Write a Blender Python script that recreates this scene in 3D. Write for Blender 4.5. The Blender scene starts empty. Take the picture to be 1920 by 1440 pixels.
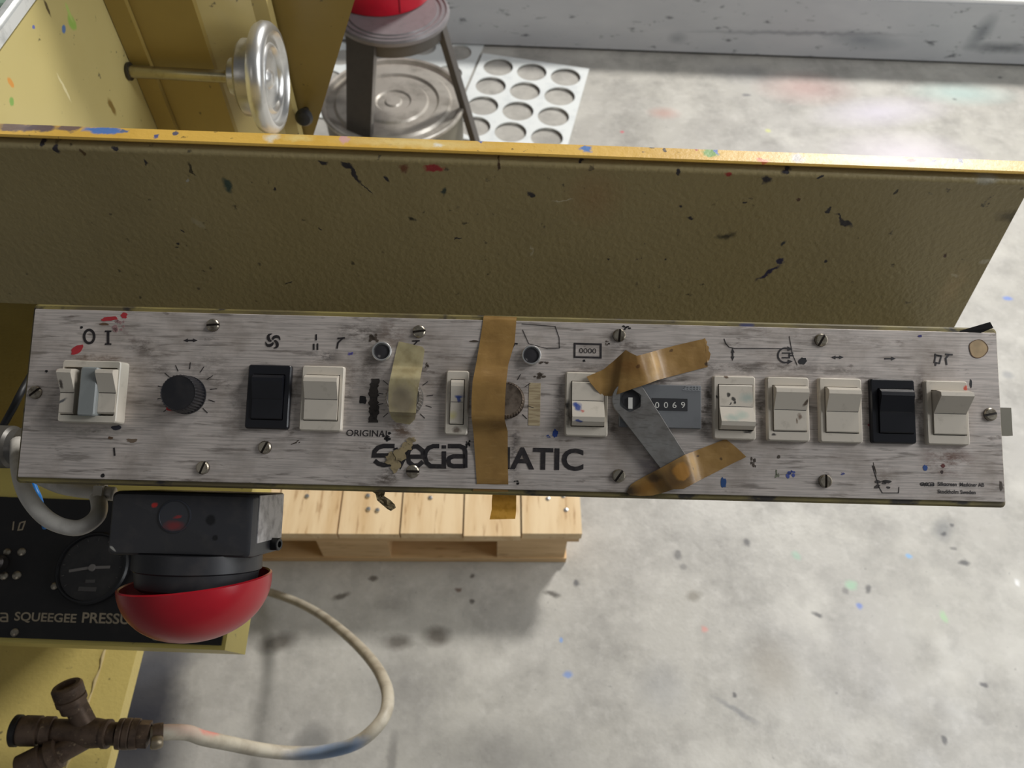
import bpy, bmesh, math, random
from mathutils import Vector, Matrix, noise
random.seed(7)
PI = math.pi
R = math.radians
scene = bpy.context.scene
COL = scene.collection

# ------------------------------------------------------------------ camera
FPX = 1440.0
HC = 1.54
PITCH, ROLL = R(55), R(2.1)
CAM = Vector((0, 0, HC))
fwd = Vector((0, math.cos(PITCH), -math.sin(PITCH)))
up0 = Vector((0, math.sin(PITCH), math.cos(PITCH)))
X0 = Vector((1, 0, 0))
right = X0 * math.cos(ROLL) + up0 * math.sin(ROLL)
upv = up0 * math.cos(ROLL) - X0 * math.sin(ROLL)
cd = bpy.data.cameras.new('camera')
cam = bpy.data.objects.new('camera', cd)
COL.objects.link(cam)
cam.matrix_world = Matrix(((right.x, upv.x, -fwd.x, CAM.x), (right.y, upv.y, -fwd.y, CAM.y),
                           (right.z, upv.z, -fwd.z, CAM.z), (0, 0, 0, 1)))
cd.sensor_width = 36.0
cd.lens = 36.0 * FPX / 1920.0
cd.clip_start = 0.02
cd.dof.use_dof = True
cd.dof.focus_distance = 0.50
cd.dof.aperture_fstop = 13.0
scene.camera = cam

# ------------------------------------------------------------------ world and lights
w = bpy.data.worlds.new('world')
scene.world = w
w.use_nodes = True
w.node_tree.nodes['Background'].inputs[0].default_value = (0.96, 0.98, 1.0, 1)
w.node_tree.nodes['Background'].inputs[1].default_value = 0.105


def area(name, loc, target, sx, sy, power, color):
    ld = bpy.data.lights.new(name, 'AREA')
    ld.shape = 'RECTANGLE'
    ld.size, ld.size_y, ld.energy, ld.color = sx, sy, power, color
    o = bpy.data.objects.new(name, ld)
    COL.objects.link(o)
    o.location = loc
    o.rotation_euler = (Vector(target) - Vector(loc)).to_track_quat('-Z', 'Y').to_euler()
    return o


area('window_light', (2.9, 5.1, 4.9), (0.2, 0.6, 0), 0.9, 0.9, 400, (1.0, 0.97, 0.93))
area('roof_light', (2.1, 0.75, 2.6), (0.3, 0.5, 0.8), 0.9, 0.9, 34, (0.97, 0.98, 1.0))
area('side_fill_light', (3.4, -0.2, 2.0), (0.2, 0.8, 0.4), 1.4, 1.4, 30, (0.95, 0.98, 1.0))  # added fill from the right front to lift the apron; no known window
area('front_lamp_light', (-1.45, -2.2, 3.95), (0, 0.3, 1.1), 0.7, 0.7, 2.5, (1.0, 0.95, 0.90))
scene.view_settings.view_transform = 'Standard'
scene.view_settings.look = 'None'
scene.view_settings.gamma = 1
scene.view_settings.use_curve_mapping = False
scene.view_settings.exposure = 0.0


# ------------------------------------------------------------------ pixel helpers (photograph 1920 x 1440)
def ray(px, py):
    return fwd + right * ((px - 960) / FPX) + upv * ((720 - py) / FPX)


def at_depth(px, py, d):
    return CAM + ray(px, py) * d


def at_z(px, py, z):
    r = ray(px, py)
    return CAM + r * ((z - HC) / r.z)


def at_y(px, py, y):
    r = ray(px, py)
    return CAM + r * (y / r.y)


def at_x(px, py, x):
    r = ray(px, py)
    return CAM + r * (x / r.x)


# ------------------------------------------------------------------ material helpers
def rgb(r, g, b):
    f = lambda c: ((c / 255 + 0.055) / 1.055) ** 2.4 if c > 10 else c / 255 / 12.92
    return (f(r), f(g), f(b), 1)


class MatB:
    """small node-tree builder"""

    def __init__(self, name, color, rough=0.5, metal=0.0, spec=0.5):
        self.m = bpy.data.materials.new(name)
        self.m.use_nodes = True
        self.nt = self.m.node_tree
        self.b = self.nt.nodes['Principled BSDF']
        self.b.inputs['Roughness'].default_value = rough
        self.b.inputs['Metallic'].default_value = metal
        self.b.inputs['Specular IOR Level'].default_value = spec
        self.tc = self.nt.nodes.new('ShaderNodeTexCoord')
        self.vec = self.tc.outputs['Object']
        rg = self.nt.nodes.new('ShaderNodeRGB')
        rg.outputs[0].default_value = color
        self.col = rg.outputs[0]

    def n(self, t):
        return self.nt.nodes.new(t)

    def l(self, a, b):
        self.nt.links.new(a, b)

    def mapping(self, scale, vec=None):
        mp = self.n('ShaderNodeMapping')
        mp.inputs['Scale'].default_value = scale
        self.l(vec or self.vec, mp.inputs['Vector'])
        return mp.outputs[0]

    def noise(self, scale, detail=4, rough=0.6, stretch=None, vec=None, off=None):
        v = vec or self.vec
        if stretch or off:
            mp = self.n('ShaderNodeMapping')
            mp.inputs['Scale'].default_value = stretch or (1, 1, 1)
            mp.inputs['Location'].default_value = off or (0, 0, 0)
            self.l(v, mp.inputs['Vector'])
            v = mp.outputs[0]
        t = self.n('ShaderNodeTexNoise')
        t.inputs['Scale'].default_value = scale
        t.inputs['Detail'].default_value = detail
        t.inputs['Roughness'].default_value = rough
        self.l(v, t.inputs['Vector'])
        return t.outputs['Fac']

    def rng(self, val, a, b, c=0.0, d=1.0):
        mr = self.n('ShaderNodeMapRange')
        for i, x in ((1, a), (2, b), (3, c), (4, d)):
            mr.inputs[i].default_value = x
        self.l(val, mr.inputs[0])
        return mr.outputs[0]

    def mul(self, a, b):
        mm = self.n('ShaderNodeMath')
        mm.operation = 'MULTIPLY'
        for i, x in enumerate((a, b)):
            if isinstance(x, (int, float)):
                mm.inputs[i].default_value = x
            else:
                self.l(x, mm.inputs[i])
        return mm.outputs[0]

    def mix(self, fac, color):
        mx = self.n('ShaderNodeMix')
        mx.data_type = 'RGBA'
        if isinstance(fac, (int, float)):
            mx.inputs[0].default_value = fac
        else:
            self.l(fac, mx.inputs[0])
        self.l(self.col, mx.inputs[6])
        if isinstance(color, tuple):
            mx.inputs[7].default_value = color
        else:
            self.l(color, mx.inputs[7])
        self.col = mx.outputs[2]
        return self

    def dirt(self, scale, a, b, color, amt=1.0, detail=5, stretch=None, off=None, rough=0.6):
        return self.mix(self.rng(self.noise(scale, detail, rough, stretch, off=off), a, b, 0, amt), color)

    def distort(self, scale, amp):
        t = self.n('ShaderNodeTexNoise')
        t.inputs['Scale'].default_value = scale
        t.inputs['Detail'].default_value = 3
        self.l(self.vec, t.inputs['Vector'])
        s = self.n('ShaderNodeVectorMath')
        s.operation = 'SUBTRACT'
        self.l(t.outputs['Color'], s.inputs[0])
        s.inputs[1].default_value = (.5, .5, .5)
        sc = self.n('ShaderNodeVectorMath')
        sc.operation = 'SCALE'
        self.l(s.outputs[0], sc.inputs[0])
        sc.inputs['Scale'].default_value = amp
        ad = self.n('ShaderNodeVectorMath')
        self.l(self.vec, ad.inputs[0])
        self.l(sc.outputs[0], ad.inputs[1])
        return ad.outputs[0]

    def blobs(self, items, dvec, axis='z', noisefac=None):
        """items: (centre, ra, rb, angle, colour, softness, amount); stains each with its own shape"""
        for c, ra, rb, ang, color, soft, amt in items:
            mp = self.n('ShaderNodeMapping')
            mp.vector_type = 'TEXTURE'
            mp.inputs['Location'].default_value = c
            if axis == 'z':
                mp.inputs['Rotation'].default_value = (0, 0, ang)
                mp.inputs['Scale'].default_value = (ra, rb, 1000)
            else:
                mp.inputs['Rotation'].default_value = (0, ang, 0)
                mp.inputs['Scale'].default_value = (ra, 1000, rb)
            self.l(dvec, mp.inputs['Vector'])
            ln = self.n('ShaderNodeVectorMath')
            ln.operation = 'LENGTH'
            self.l(mp.outputs[0], ln.inputs[0])
            f = self.rng(ln.outputs['Value'], 1 - soft, 1 + soft * 0.4, amt, 0)
            if noisefac is not None and soft >= 0.5:
                f = self.mul(f, noisefac)
            self.mix(f, color)
        return self

    def bump(self, fac, strength, dist=0.001):
        bp = self.n('ShaderNodeBump')
        bp.inputs['Strength'].default_value = strength
        bp.inputs['Distance'].default_value = dist
        self.l(fac, bp.inputs['Height'])
        self.l(bp.outputs[0], self.b.inputs['Normal'])
        return self

    def done(self):
        self.l(self.col, self.b.inputs['Base Color'])
        return self.m


def simple(name, color, rough=0.5, metal=0.0, var=0.25, scale=60, dark=None):
    m = MatB(name, color, rough, metal)
    d = dark or tuple(c * 0.55 for c in color[:3]) + (1,)
    m.dirt(scale, 0.48, 0.72, d, var)
    return m.done()


# ------------------------------------------------------------------ object helpers
def finish(o, parent):
    COL.objects.link(o)
    if parent is not None:
        o.parent = parent
    return o


def obj(name, bm, m, parent=None, smooth=None, world=False, bevel=0):
    """link a bmesh as one object; world=True: vertices are in world space and go into the parent's space"""
    if world and parent is not None:
        bm.transform(WORLD[parent.name].inverted())
    if bevel:
        bmesh.ops.bevel(bm, geom=[e for e in bm.edges if len(e.link_faces) == 2 and e.calc_face_angle(0) > 0.5],
                        offset=bevel, segments=2, affect='EDGES', clamp_overlap=True)
    bmesh.ops.recalc_face_normals(bm, faces=bm.faces)
    me = bpy.data.meshes.new(name)
    bm.to_mesh(me)
    bm.free()
    for mm in (m if isinstance(m, (list, tuple)) else [m]):
        me.materials.append(mm)
    if smooth is not None:
        me.shade_smooth()
        if smooth < 3:
            me.set_sharp_from_angle(angle=smooth)
    return finish(bpy.data.objects.new(name, me), parent)


WORLD = {}


def thing(name, label, cat, mat4=None, group=None):
    o = bpy.data.objects.new(name, None)
    o.empty_display_size = 0.02
    COL.objects.link(o)
    o.matrix_world = mat4 if mat4 is not None else Matrix.Identity(4)
    WORLD[o.name] = o.matrix_world.copy() if mat4 is None else mat4.copy()
    o['label'], o['category'] = label, cat
    if group:
        o['group'] = group
    return o


def tag(o, label, cat, group=None):
    o['label'], o['category'] = label, cat
    if group:
        o['group'] = group
    return o


def T(v):
    return Matrix.Translation(Vector(v))


def frame(o, x, y, z):
    return Matrix(((x.x, y.x, z.x, o.x), (x.y, y.y, z.y, o.y), (x.z, y.z, z.z, o.z), (0, 0, 0, 1)))


def loft(bm, loops, cap0=True, cap1=True, closed=True, mi=0):
    vs = [[bm.verts.new(p) for p in lp] for lp in loops]
    for a, b in zip(vs, vs[1:]):
        n = len(a)
        for i in range(n if closed else n - 1):
            j = (i + 1) % n
            f = bm.faces.new((a[i], a[j], b[j], b[i]))
            f.material_index = mi
    if cap0:
        bm.faces.new(list(reversed(vs[0]))).material_index = mi
    if cap1:
        bm.faces.new(vs[-1]).material_index = mi
    return vs


def box(bm, x0, x1, y0, y1, z0, z1, M=None):
    q = [(x0, y0), (x1, y0), (x1, y1), (x0, y1)]
    l0 = [Vector((x, y, z0)) for x, y in q]
    l1 = [Vector((x, y, z1)) for x, y in q]
    if M is not None:
        l0 = [M @ v for v in l0]
        l1 = [M @ v for v in l1]
    loft(bm, [l0, l1])
    return bm


def rrect(x0, x1, y0, y1, r, n=5):
    pts = []
    for cx, cy, a0 in ((x1 - r, y1 - r, 0), (x0 + r, y1 - r, 90), (x0 + r, y0 + r, 180), (x1 - r, y0 + r, 270)):
        for i in range(n):
            a = R(a0 + 90 * i / (n - 1))
            pts.append((cx + r * math.cos(a), cy + r * math.sin(a)))
    return pts


def lift(pts, z):
    return [Vector((p[0], p[1], z)) for p in pts]


def rslab(bm, x0, x1, y0, y1, r, z0, z1, ch=0.0005, n=5):
    """rounded slab with a chamfered top edge"""
    loft(bm, [lift(rrect(x0, x1, y0, y1, r, n), z0), lift(rrect(x0, x1, y0, y1, r, n), z1 - ch),
              lift(rrect(x0 + ch, x1 - ch, y0 + ch, y1 - ch, max(r - ch, r * .5), n), z1)])
    return bm


def circle(c, ax, ay, r, n):
    return [c + ax * (r * math.cos(2 * PI * i / n)) + ay * (r * math.sin(2 * PI * i / n)) for i in range(n)]


def basis(d):
    d = d.normalized()
    h = Vector((0, 0, 1)) if abs(d.z) < .9 else Vector((1, 0, 0))
    x = h.cross(d).normalized()
    return x, d.cross(x).normalized()


def lathe(bm, origin, axis, prof, n=32, cap0=True, cap1=True, knurl=0.0, ax=None, ay=None):
    """prof: (distance along axis, radius)"""
    axis = axis.normalized()
    if ax is None:
        ax, ay = basis(axis)
    loops = []
    for it in prof:
        t, r = it[0], it[1]
        k = it[2] if len(it) > 2 else 0
        c = origin + axis * t
        loops.append([c + (ax * math.cos(2 * PI * i / n) + ay * math.sin(2 * PI * i / n)) *
                      max(r * (1 - (k if i % 2 else 0)), 1e-5) for i in range(n)])
    loft(bm, loops, cap0, cap1)
    return bm


def smooth_path(pts, sub=8):
    out = []
    P = [pts[0] * 2 - pts[1]] + list(pts) + [pts[-1] * 2 - pts[-2]]
    for i in range(1, len(P) - 2):
        p0, p1, p2, p3 = P[i - 1:i + 3]
        for k in range(sub):
            t = k / sub
            out.append(0.5 * ((2 * p1) + (p2 - p0) * t + (2 * p0 - 5 * p1 + 4 * p2 - p3) * t * t +
                              (3 * p1 - p0 - 3 * p2 + p3) * t ** 3))
    out.append(pts[-1].copy())
    return out


def tube(bm, pts, r, n=14, sub=8, wob=0.0):
    path = smooth_path(pts, sub)
    loops = []
    d = (path[1] - path[0]).normalized()
    x, y = basis(d)
    for i, p in enumerate(path):
        q = path[min(i + 1, len(path) - 1)] - path[max(i - 1, 0)]
        d = q.normalized()
        x = (x - d * x.dot(d)).normalized()
        y = d.cross(x)
        rr = (r(i / (len(path) - 1)) if callable(r) else r) * (1 + wob * math.sin(i * 1.7))
        loops.append([p + x * (rr * math.cos(2 * PI * k / n)) + y * (rr * math.sin(2 * PI * k / n)) for k in range(n)])
    loft(bm, loops)
    return bm


def stroke(bm, pts, wd, z0, z1, closed=False):
    """ribbon of width wd along 2-D points, a thin slab from z0 to z1"""
    P = [Vector((p[0], p[1])) for p in pts]
    n = len(P)
    L, Rr = [], []
    for i in range(n):
        a = P[i] - P[i - 1] if (i > 0 or closed) else P[1] - P[0]
        b = P[(i + 1) % n] - P[i] if (i < n - 1 or closed) else P[-1] - P[-2]
        a, b = a.normalized(), b.normalized()
        t = (a + b)
        t = t.normalized() if t.length > 1e-6 else a
        nn = Vector((-t.y, t.x))
        k = 1 / max(0.5, nn.dot(Vector((-a.y, a.x))))
        L.append(P[i] + nn * (wd / 2 * k))
        Rr.append(P[i] - nn * (wd / 2 * k))
    rows = [[Vector((l.x, l.y, z0)), Vector((l.x, l.y, z1)), Vector((r.x, r.y, z1)), Vector((r.x, r.y, z0))]
            for l, r in zip(L, Rr)]
    if closed:
        rows.append([v.copy() for v in rows[0]])
        loft(bm, rows, False, False)
    else:
        loft(bm, rows)
    return bm


def text_mesh(bm, txt, x0, x1, y0, y1, z, shear=0, bold=0.0):
    """flat lettering fitted to a box"""
    cu = bpy.data.curves.new('lettering', 'FONT')
    cu.body = txt
    cu.offset = bold
    cu.resolution_u = 4
    o = bpy.data.objects.new('lettering_source', cu)
    COL.objects.link(o)
    dg = bpy.context.evaluated_depsgraph_get()
    me = bpy.data.meshes.new_from_object(o.evaluated_get(dg))
    bpy.data.objects.remove(o)
    xs = [v.co.x for v in me.vertices]
    ys = [v.co.y for v in me.vertices]
    ax, bx, ay, by = min(xs), max(xs), min(ys), max(ys)
    for v in me.vertices:
        u, t = (v.co.x - ax) / (bx - ax), (v.co.y - ay) / (by - ay)
        v.co = (x0 + (x1 - x0) * u + shear * (t - .5), y0 + (y1 - y0) * t, z)
    bm.from_mesh(me)
    bpy.data.meshes.remove(me)
    return bm


BM = bmesh.new

# ------------------------------------------------------------------ the control console's frame, from the plate's corners
c_tl, c_tr, c_br, c_bl = (65, 583), (1868, 620), (1885, 936), (32, 900)


def meet(a, b, c, d):
    x1, y1, x2, y2, x3, y3, x4, y4 = *a, *b, *c, *d
    D = (x1 - x2) * (y3 - y4) - (y1 - y2) * (x3 - x4)
    return (((x1 * y2 - y1 * x2) * (x3 - x4) - (x1 - x2) * (x3 * y4 - y3 * x4)) / D,
            ((x1 * y2 - y1 * x2) * (y3 - y4) - (y1 - y2) * (x3 * y4 - y3 * x4)) / D)


vp = meet(c_bl, c_tl, c_br, c_tr)
PV = ray(*vp).normalized()                                   # up the plate
PX = (ray(*c_tr) - ray(*c_tl) + ray(*c_br) - ray(*c_bl))
PX = (PX - PV * PX.dot(PV)).normalized()                     # along the plate
PN = PX.cross(PV).normalized()                               # out of the plate
PO = at_depth(960, 757, 0.48)
CONS = frame(PO, PX, PV, PN)
CONSI = CONS.inverted()


def L(px, py, h=0.0):
    """photograph pixel -> plate coordinates (x along, y up) at height h over the plate"""
    r = ray(px, py)
    o = PO + PN * h
    t = (o - CAM).dot(PN) / r.dot(PN)
    q = CONSI @ (CAM + r * t)
    return Vector((q.x, q.y))


MPX = 0.48 / FPX   # metres per pixel on the plate
z1 = lambda x, y: (x / 4, 560 + y / 4)
z2 = lambda x, y: (440 + x / 4, 560 + y / 4)
z3 = lambda x, y: (840 + x / 3.4286, 560 + y / 3.4286)
z4 = lambda x, y: (1320 + x / 3.2, 560 + y / 3.2)
z6 = lambda x, y: (1100 + x / 4.2367, 600 + y / 4.2367)


def LB(x0, y0, x1, y1, h=0.0):
    """pixel box -> plate box"""
    cx, cy = (x0 + x1) / 2, (y0 + y1) / 2
    a, b = L(x0, cy, h), L(x1, cy, h)
    c, d = L(cx, y1, h), L(cx, y0, h)
    return a.x, b.x, c.y, d.y


# ------------------------------------------------------------------ the setting
m = MatB('concrete', rgb(186, 183, 174), 0.42, 0, 0.4)
m.dirt(1.6, 0.40, 0.68, rgb(176, 173, 168), 0.8, 6)
m.dirt(7, 0.44, 0.66, rgb(146, 143, 137), 0.75, 8, rough=.7)
m.dirt(4.5, 0.54, 0.70, rgb(208, 205, 196), 0.7, 7, off=(3.3, 1.2, 0))
m.dirt(38, 0.52, 0.80, rgb(216, 213, 206), 0.35, 4)
m.dirt(70, 0.68, 0.75, rgb(110, 108, 106), 0.5, 3, off=(3, 1, 0))
dv = m.distort(60, 0.012)
F = lambda px, py, a, b, ang, c, soft=.3, amt=.85: ((at_z(px, py, 0).x, at_z(px, py, 0).y, 0), a * (.72 if a < .03 else 1), b * (.72 if a < .03 else 1), ang, c, max(soft, .5), amt * .85)
dk = rgb(62, 62, 66)
m.blobs([
    F(1510, 165, .15, .085, 0, rgb(190, 136, 130), .8, .5), F(1245, 212, .05, .03, 0, rgb(196, 150, 138), .7, .6),
    F(1800, 175, .16, .06, 0, rgb(176, 205, 200), .8, .7), F(1700, 290, .2, .1, 0, rgb(222, 214, 224), .9, .8),  # wide lilac patch, and the one on the next line: floor sheen painted in
    F(1650, 210, .2, .07, .2, rgb(214, 208, 222), .9, .8), F(1400, 140, .12, .06, 0, rgb(140, 140, 142), .8, .5),
    F(1166, 247, .008, .008, 0, rgb(220, 60, 90), .3), F(1440, 245, .014, .012, 0, rgb(216, 220, 130), .5),
    F(1400, 178, .022, .012, 0, rgb(104, 104, 110), .5),
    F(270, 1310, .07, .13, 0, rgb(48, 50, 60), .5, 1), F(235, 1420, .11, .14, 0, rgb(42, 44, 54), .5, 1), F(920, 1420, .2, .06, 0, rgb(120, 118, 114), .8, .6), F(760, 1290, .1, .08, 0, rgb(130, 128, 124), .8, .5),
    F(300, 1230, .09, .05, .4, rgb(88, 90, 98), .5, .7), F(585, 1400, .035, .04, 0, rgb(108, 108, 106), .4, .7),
    F(735, 1420, .014, .06, 0, rgb(120, 118, 114), .5, .7),
    F(1400, 1018, .011, .013, .2, dk), F(1270, 1040, .014, .017, 0, dk, .5, .7), F(1281, 1063, .012, .012, 0, dk, .5, .5),
    F(1300, 1118, .025, .016, .3, rgb(128, 122, 110), .6, .8), F(1808, 1055, .017, .010, 0, rgb(48, 50, 58)),
    F(1768, 993, .03, .022, .9, rgb(110, 112, 112), .7, .8), F(1785, 985, .008, .006, .5, dk), F(1770, 1000, .010, .006, .5, dk),
    F(1788, 1028, .010, .007, 0, dk, .3, .6), F(1628, 1105, .010, .014, -.4, dk, .4, .8), F(1585, 1108, .010, .010, 0, dk, .4, .5),
    F(1596, 1098, .020, .016, 0, rgb(160, 200, 168), .5), F(1612, 1137, .009, .009, 0, rgb(100, 130, 205), .3),
    F(1705, 1044, .010, .008, 0, rgb(120, 180, 232), .3), F(1770, 1157, .01, .018, 0, rgb(170, 205, 160), .5),
    F(1494, 1042, .012, .016, .8, rgb(160, 190, 170), .5), F(1533, 1152, .016, .008, -.3, dk, .3),
    F(1447, 1255, .05, .06, 0, rgb(150, 142, 128), .7, .5), F(1245, 1290, .05, .05, 0, rgb(150, 150, 150), .7, .5),
    F(1380, 1332, .045, .006, -.5, rgb(130, 130, 130), .6), F(1377, 1304, .008, .007, 0, dk), F(1845, 1284, .012, .006, -.4, dk),
    F(1770, 1388, .009, .012, 0, dk, .4), F(1890, 163 + 540, .02, .02, 0, rgb(150, 150, 150), .5), F(1890, 560, .02, .012, 0, rgb(90, 130, 215), .4),
    F(1320, 1180, .010, .010, 0, rgb(215, 150, 140), .4), F(1907, 1092, .008, .012, .3, rgb(245, 245, 245), .3),
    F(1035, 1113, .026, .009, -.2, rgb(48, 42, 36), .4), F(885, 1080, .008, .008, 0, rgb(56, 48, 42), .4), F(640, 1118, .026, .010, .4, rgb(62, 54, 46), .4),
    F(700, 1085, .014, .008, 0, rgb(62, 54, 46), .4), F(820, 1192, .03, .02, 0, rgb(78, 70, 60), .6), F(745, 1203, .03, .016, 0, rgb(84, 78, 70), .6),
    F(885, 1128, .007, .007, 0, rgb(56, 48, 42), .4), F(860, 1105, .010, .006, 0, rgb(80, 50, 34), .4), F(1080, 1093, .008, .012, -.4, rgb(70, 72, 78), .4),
    F(520, 1205, .04, .02, .3, rgb(70, 64, 56), .6), F(1052, 1200, .006, .006, 0, rgb(120, 160, 220), .3),
    F(1065, 1265, .014, .010, 0, rgb(120, 150, 210), .4), F(1875, 145, .014, .010, 0, rgb(60, 60, 64), .4), F(1790, 186, .012, .008, 0, rgb(60, 60, 64), .4),
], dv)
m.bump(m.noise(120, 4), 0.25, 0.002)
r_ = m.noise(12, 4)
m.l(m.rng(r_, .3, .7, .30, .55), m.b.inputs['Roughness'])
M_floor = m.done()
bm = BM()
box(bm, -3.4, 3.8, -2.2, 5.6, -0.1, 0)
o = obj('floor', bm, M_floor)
o['kind'] = 'structure'

m = MatB('plinth_paint', rgb(188, 189, 190), 0.55)
m.dirt(5, 0.4, 0.7, rgb(170, 172, 175), 0.7, 6, stretch=(.5, 1, 1.4))
m.dirt(30, 0.62, 0.72, rgb(70, 72, 76), 0.8, 5, stretch=(.6, 1, 1.5))
dv = m.distort(30, .02)
WL = 2.52
wp = lambda px, py: tuple(at_y(px, py, WL))
m.blobs([(wp(1270, 72), .03, .02, 0, rgb(110, 114, 120), .9, .5), (wp(1620, 75), .12, .03, .1, rgb(120, 126, 132), .9, .7),
         (wp(1840, 60), .03, .06, .2, rgb(100, 106, 112), .8, .7), (wp(1880, 90), .12, .02, 0, rgb(90, 94, 98), .8, .8),
         (wp(1500, 62), .35, .008, -.02, rgb(130, 132, 136), .7, .7)], dv, 'y')
M_plinth = m.done()
zb = at_y(1880, 3, WL).z
bm = BM()
box(bm, -3.2, 3.6, WL, WL + .5, 0.012, zb - .012)
o = obj('trim_1', bm, M_plinth, bevel=.004)
o['kind'] = 'structure'
bm = BM()
box(bm, -3.2, 3.6, WL + .012, WL + .4, 0, 0.0118)
o = obj('trim_2', bm, simple('shadow_gap', rgb(60, 58, 56), .8))
o['kind'] = 'structure'
bm = BM()
box(bm, -3.4, 3.8, 5.6, 5.75, 0, 2.0)
o = obj('wall_back', bm, simple('wall_white', rgb(232, 232, 230), .6, var=.1))
o['kind'] = 'structure'

bm = BM()
box(bm, -3.2, 3.6, WL + .006, WL + .5, zb - .0115, zb)
o = obj('trim_3', bm, simple('sill_white', rgb(236, 236, 234), .4, var=.1), bevel=.003)
o['kind'] = 'structure'

# ------------------------------------------------------------------ printing machine (olive-yellow sheet metal)
OLIVE = rgb(176, 156, 84)


def paint(name, color, peel=True, blobs=None, axis='y', rough=.38, dirty=.5):
    m = MatB(name, color, rough, 0, .5)
    m.dirt(7, .42, .72, tuple(c * .72 for c in color[:3]) + (1,), dirty, 6)
    m.dirt(90, .68, .74, rgb(44, 42, 44), .7, 3, off=(2, 5, 1))
    if blobs:
        m.blobs(blobs, m.distort(110, .012), axis)
    if peel:
        m.bump(m.noise(230, 2, .5), .42, .0012)
    return m


XE = 0.41
p1 = at_x(1920, 370, XE)
p2 = at_x(1790, 612, XE)
slope = (p2 - p1)
top = at_x(1946, 322, XE)
bot = p2 + slope * .10
fy = lambda z: top.y + (z - top.z) * (slope.y / slope.z)
MACH = thing('printing_machine', 'olive yellow painted sheet metal printing machine frame standing behind the control console', 'machine', T((-.5, .6, 0)))
AP = lambda px, py: (lambda d: d)(None)
nap = X0.cross(slope).normalized()


def on_apron(px, py):
    r = ray(px, py)
    t = (top - CAM).dot(nap) / r.dot(nap)
    return CAM + r * t - Vector((-.5, .6, 0))


def A(px, py, a, b, ang, c, soft=.3, amt=.95):
    return (tuple(on_apron(px, py)), a * .00043, b * .00043, ang, c, soft, amt)


nv = rgb(38, 36, 52)
m = paint('apron_paint', rgb(170, 154, 110), True, [
    A(1115, 370, 50, 55, 0, rgb(170, 140, 98), .9, .7), A(1785, 540, 22, 55, 0, rgb(190, 166, 120), .8, .6),  # these two large pale patches paint reflected light into the apron colour
    A(1585, 418, 18, 8, .6, nv), A(1572, 405, 12, 2.5, .8, nv), A(1440, 512, 30, 5, -.75, rgb(34, 34, 80)), A(1465, 490, 9, 7, -.6, rgb(34, 34, 80)),
    A(1468, 455, 6, 10, .2, rgb(40, 48, 60), .4), A(1437, 335, 9, 9, .3, nv, .4), A(1475, 322, 12, 5, 0, nv, .4),
    A(1365, 326, 9, 6, 0, rgb(170, 50, 50)), A(812, 314, 20, 10, 0, rgb(176, 44, 56)), A(757, 314, 9, 12, 0, rgb(126, 78, 52), .5),
    A(650, 308, 14, 8, .5, nv), A(665, 325, 22, 5, 1.0, nv), A(688, 352, 18, 1.6, 1.0, nv), A(608, 303, 8, 5, 0, nv, .4), A(728, 336, 10, 4, 1.0, nv),
    A(107, 278, 8, 13, 0, nv), A(80, 266, 5, 8, .4, nv), A(154, 285, 6, 8, 0, rgb(96, 74, 46)), A(217, 279, 7, 4, .5, nv), A(275, 306, 5, 3, 0, nv),
    A(428, 348, 8, 14, -.2, rgb(60, 84, 78), .5), A(357, 318, 3, 16, -.3, rgb(70, 62, 44)), A(515, 353, 2.5, 6, -.2, nv), A(372, 418, 6, 18, -.5, rgb(190, 180, 150), .4, .5),
    A(349, 336, 4, 4, 0, rgb(190, 186, 170)), A(333, 457, 4, 3, 0, nv), A(333, 464, 3, 2.5, 0, nv), A(342, 434, 5, 2, .8, nv), A(598, 430, 5, 2.5, .8, nv),
    A(772, 412, 8, 7, .3, rgb(48, 46, 38), .5), A(858, 444, 7, 2.5, -.2, nv), A(830, 360, 4, 7, -.3, rgb(50, 66, 64), .5), A(540, 530, 4, 2, 0, nv),
    A(1055, 376, 20, 2, -.25, rgb(206, 196, 168), .4), A(995, 470, 2, 14, .1, rgb(200, 190, 160), .5, .8), A(994, 365, 6, 4, 0, nv, .4),
    A(1275, 388, 4, 3, 0, nv), A(1294, 406, 6, 3, -.3, nv, .4), A(1395, 377, 6, 2.5, -.1, nv), A(1360, 443, 20, 7, -.2, rgb(70, 66, 52), .6),
    A(1680, 358, 3.5, 6, 0, rgb(56, 50, 36)), A(1553, 393, 5, 3, .3, nv), A(1550, 490, 4, 4, 0, nv), A(1246, 485, 3, 2, 0, nv), A(1201, 484, 2, 2, 0, nv), A(1141, 483, 3, 2, 0, nv),
    A(1850, 336, 22, 9, 0, rgb(176, 170, 150), .6), A(1847, 489, 12, 3, -.5, rgb(196, 186, 156), .4), A(1790, 515, 8, 3, 0, rgb(200, 186, 150), .5),
    A(1275, 322, 5, 6, 0, nv), A(1091, 304, 4, 4, 0, nv), A(1537, 327, 4, 3, 0, nv), A(1900, 405, 30, 12, 0, rgb(104, 92, 60), .6),
    A(1495, 375, 7, 3, -.5, rgb(90, 56, 40)), A(1772, 478, 5, 3, -.6, rgb(80, 46, 36)), A(935, 310, 3, 9, 0, rgb(70, 46, 30), .4),
], 'y', .42)
M_apron = m.done()
XL = -1.0
bm = BM()
th = .004
LIPT = .0034
a0 = top + Vector((0, 0, 0))
prof = [(bot.y, bot.z), (a0.y - .0032, a0.z - LIPT - .0105), (a0.y - .0042, a0.z - LIPT - .0080), (a0.y - .0040, a0.z - LIPT - .0058), (a0.y - .0026, a0.z - LIPT - .0040), (a0.y - .0004, a0.z - LIPT - .0032), (a0.y + .0045, a0.z - LIPT - .0030), (a0.y + .0065, a0.z - LIPT + .001), (bot.y + th, bot.z)]
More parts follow.
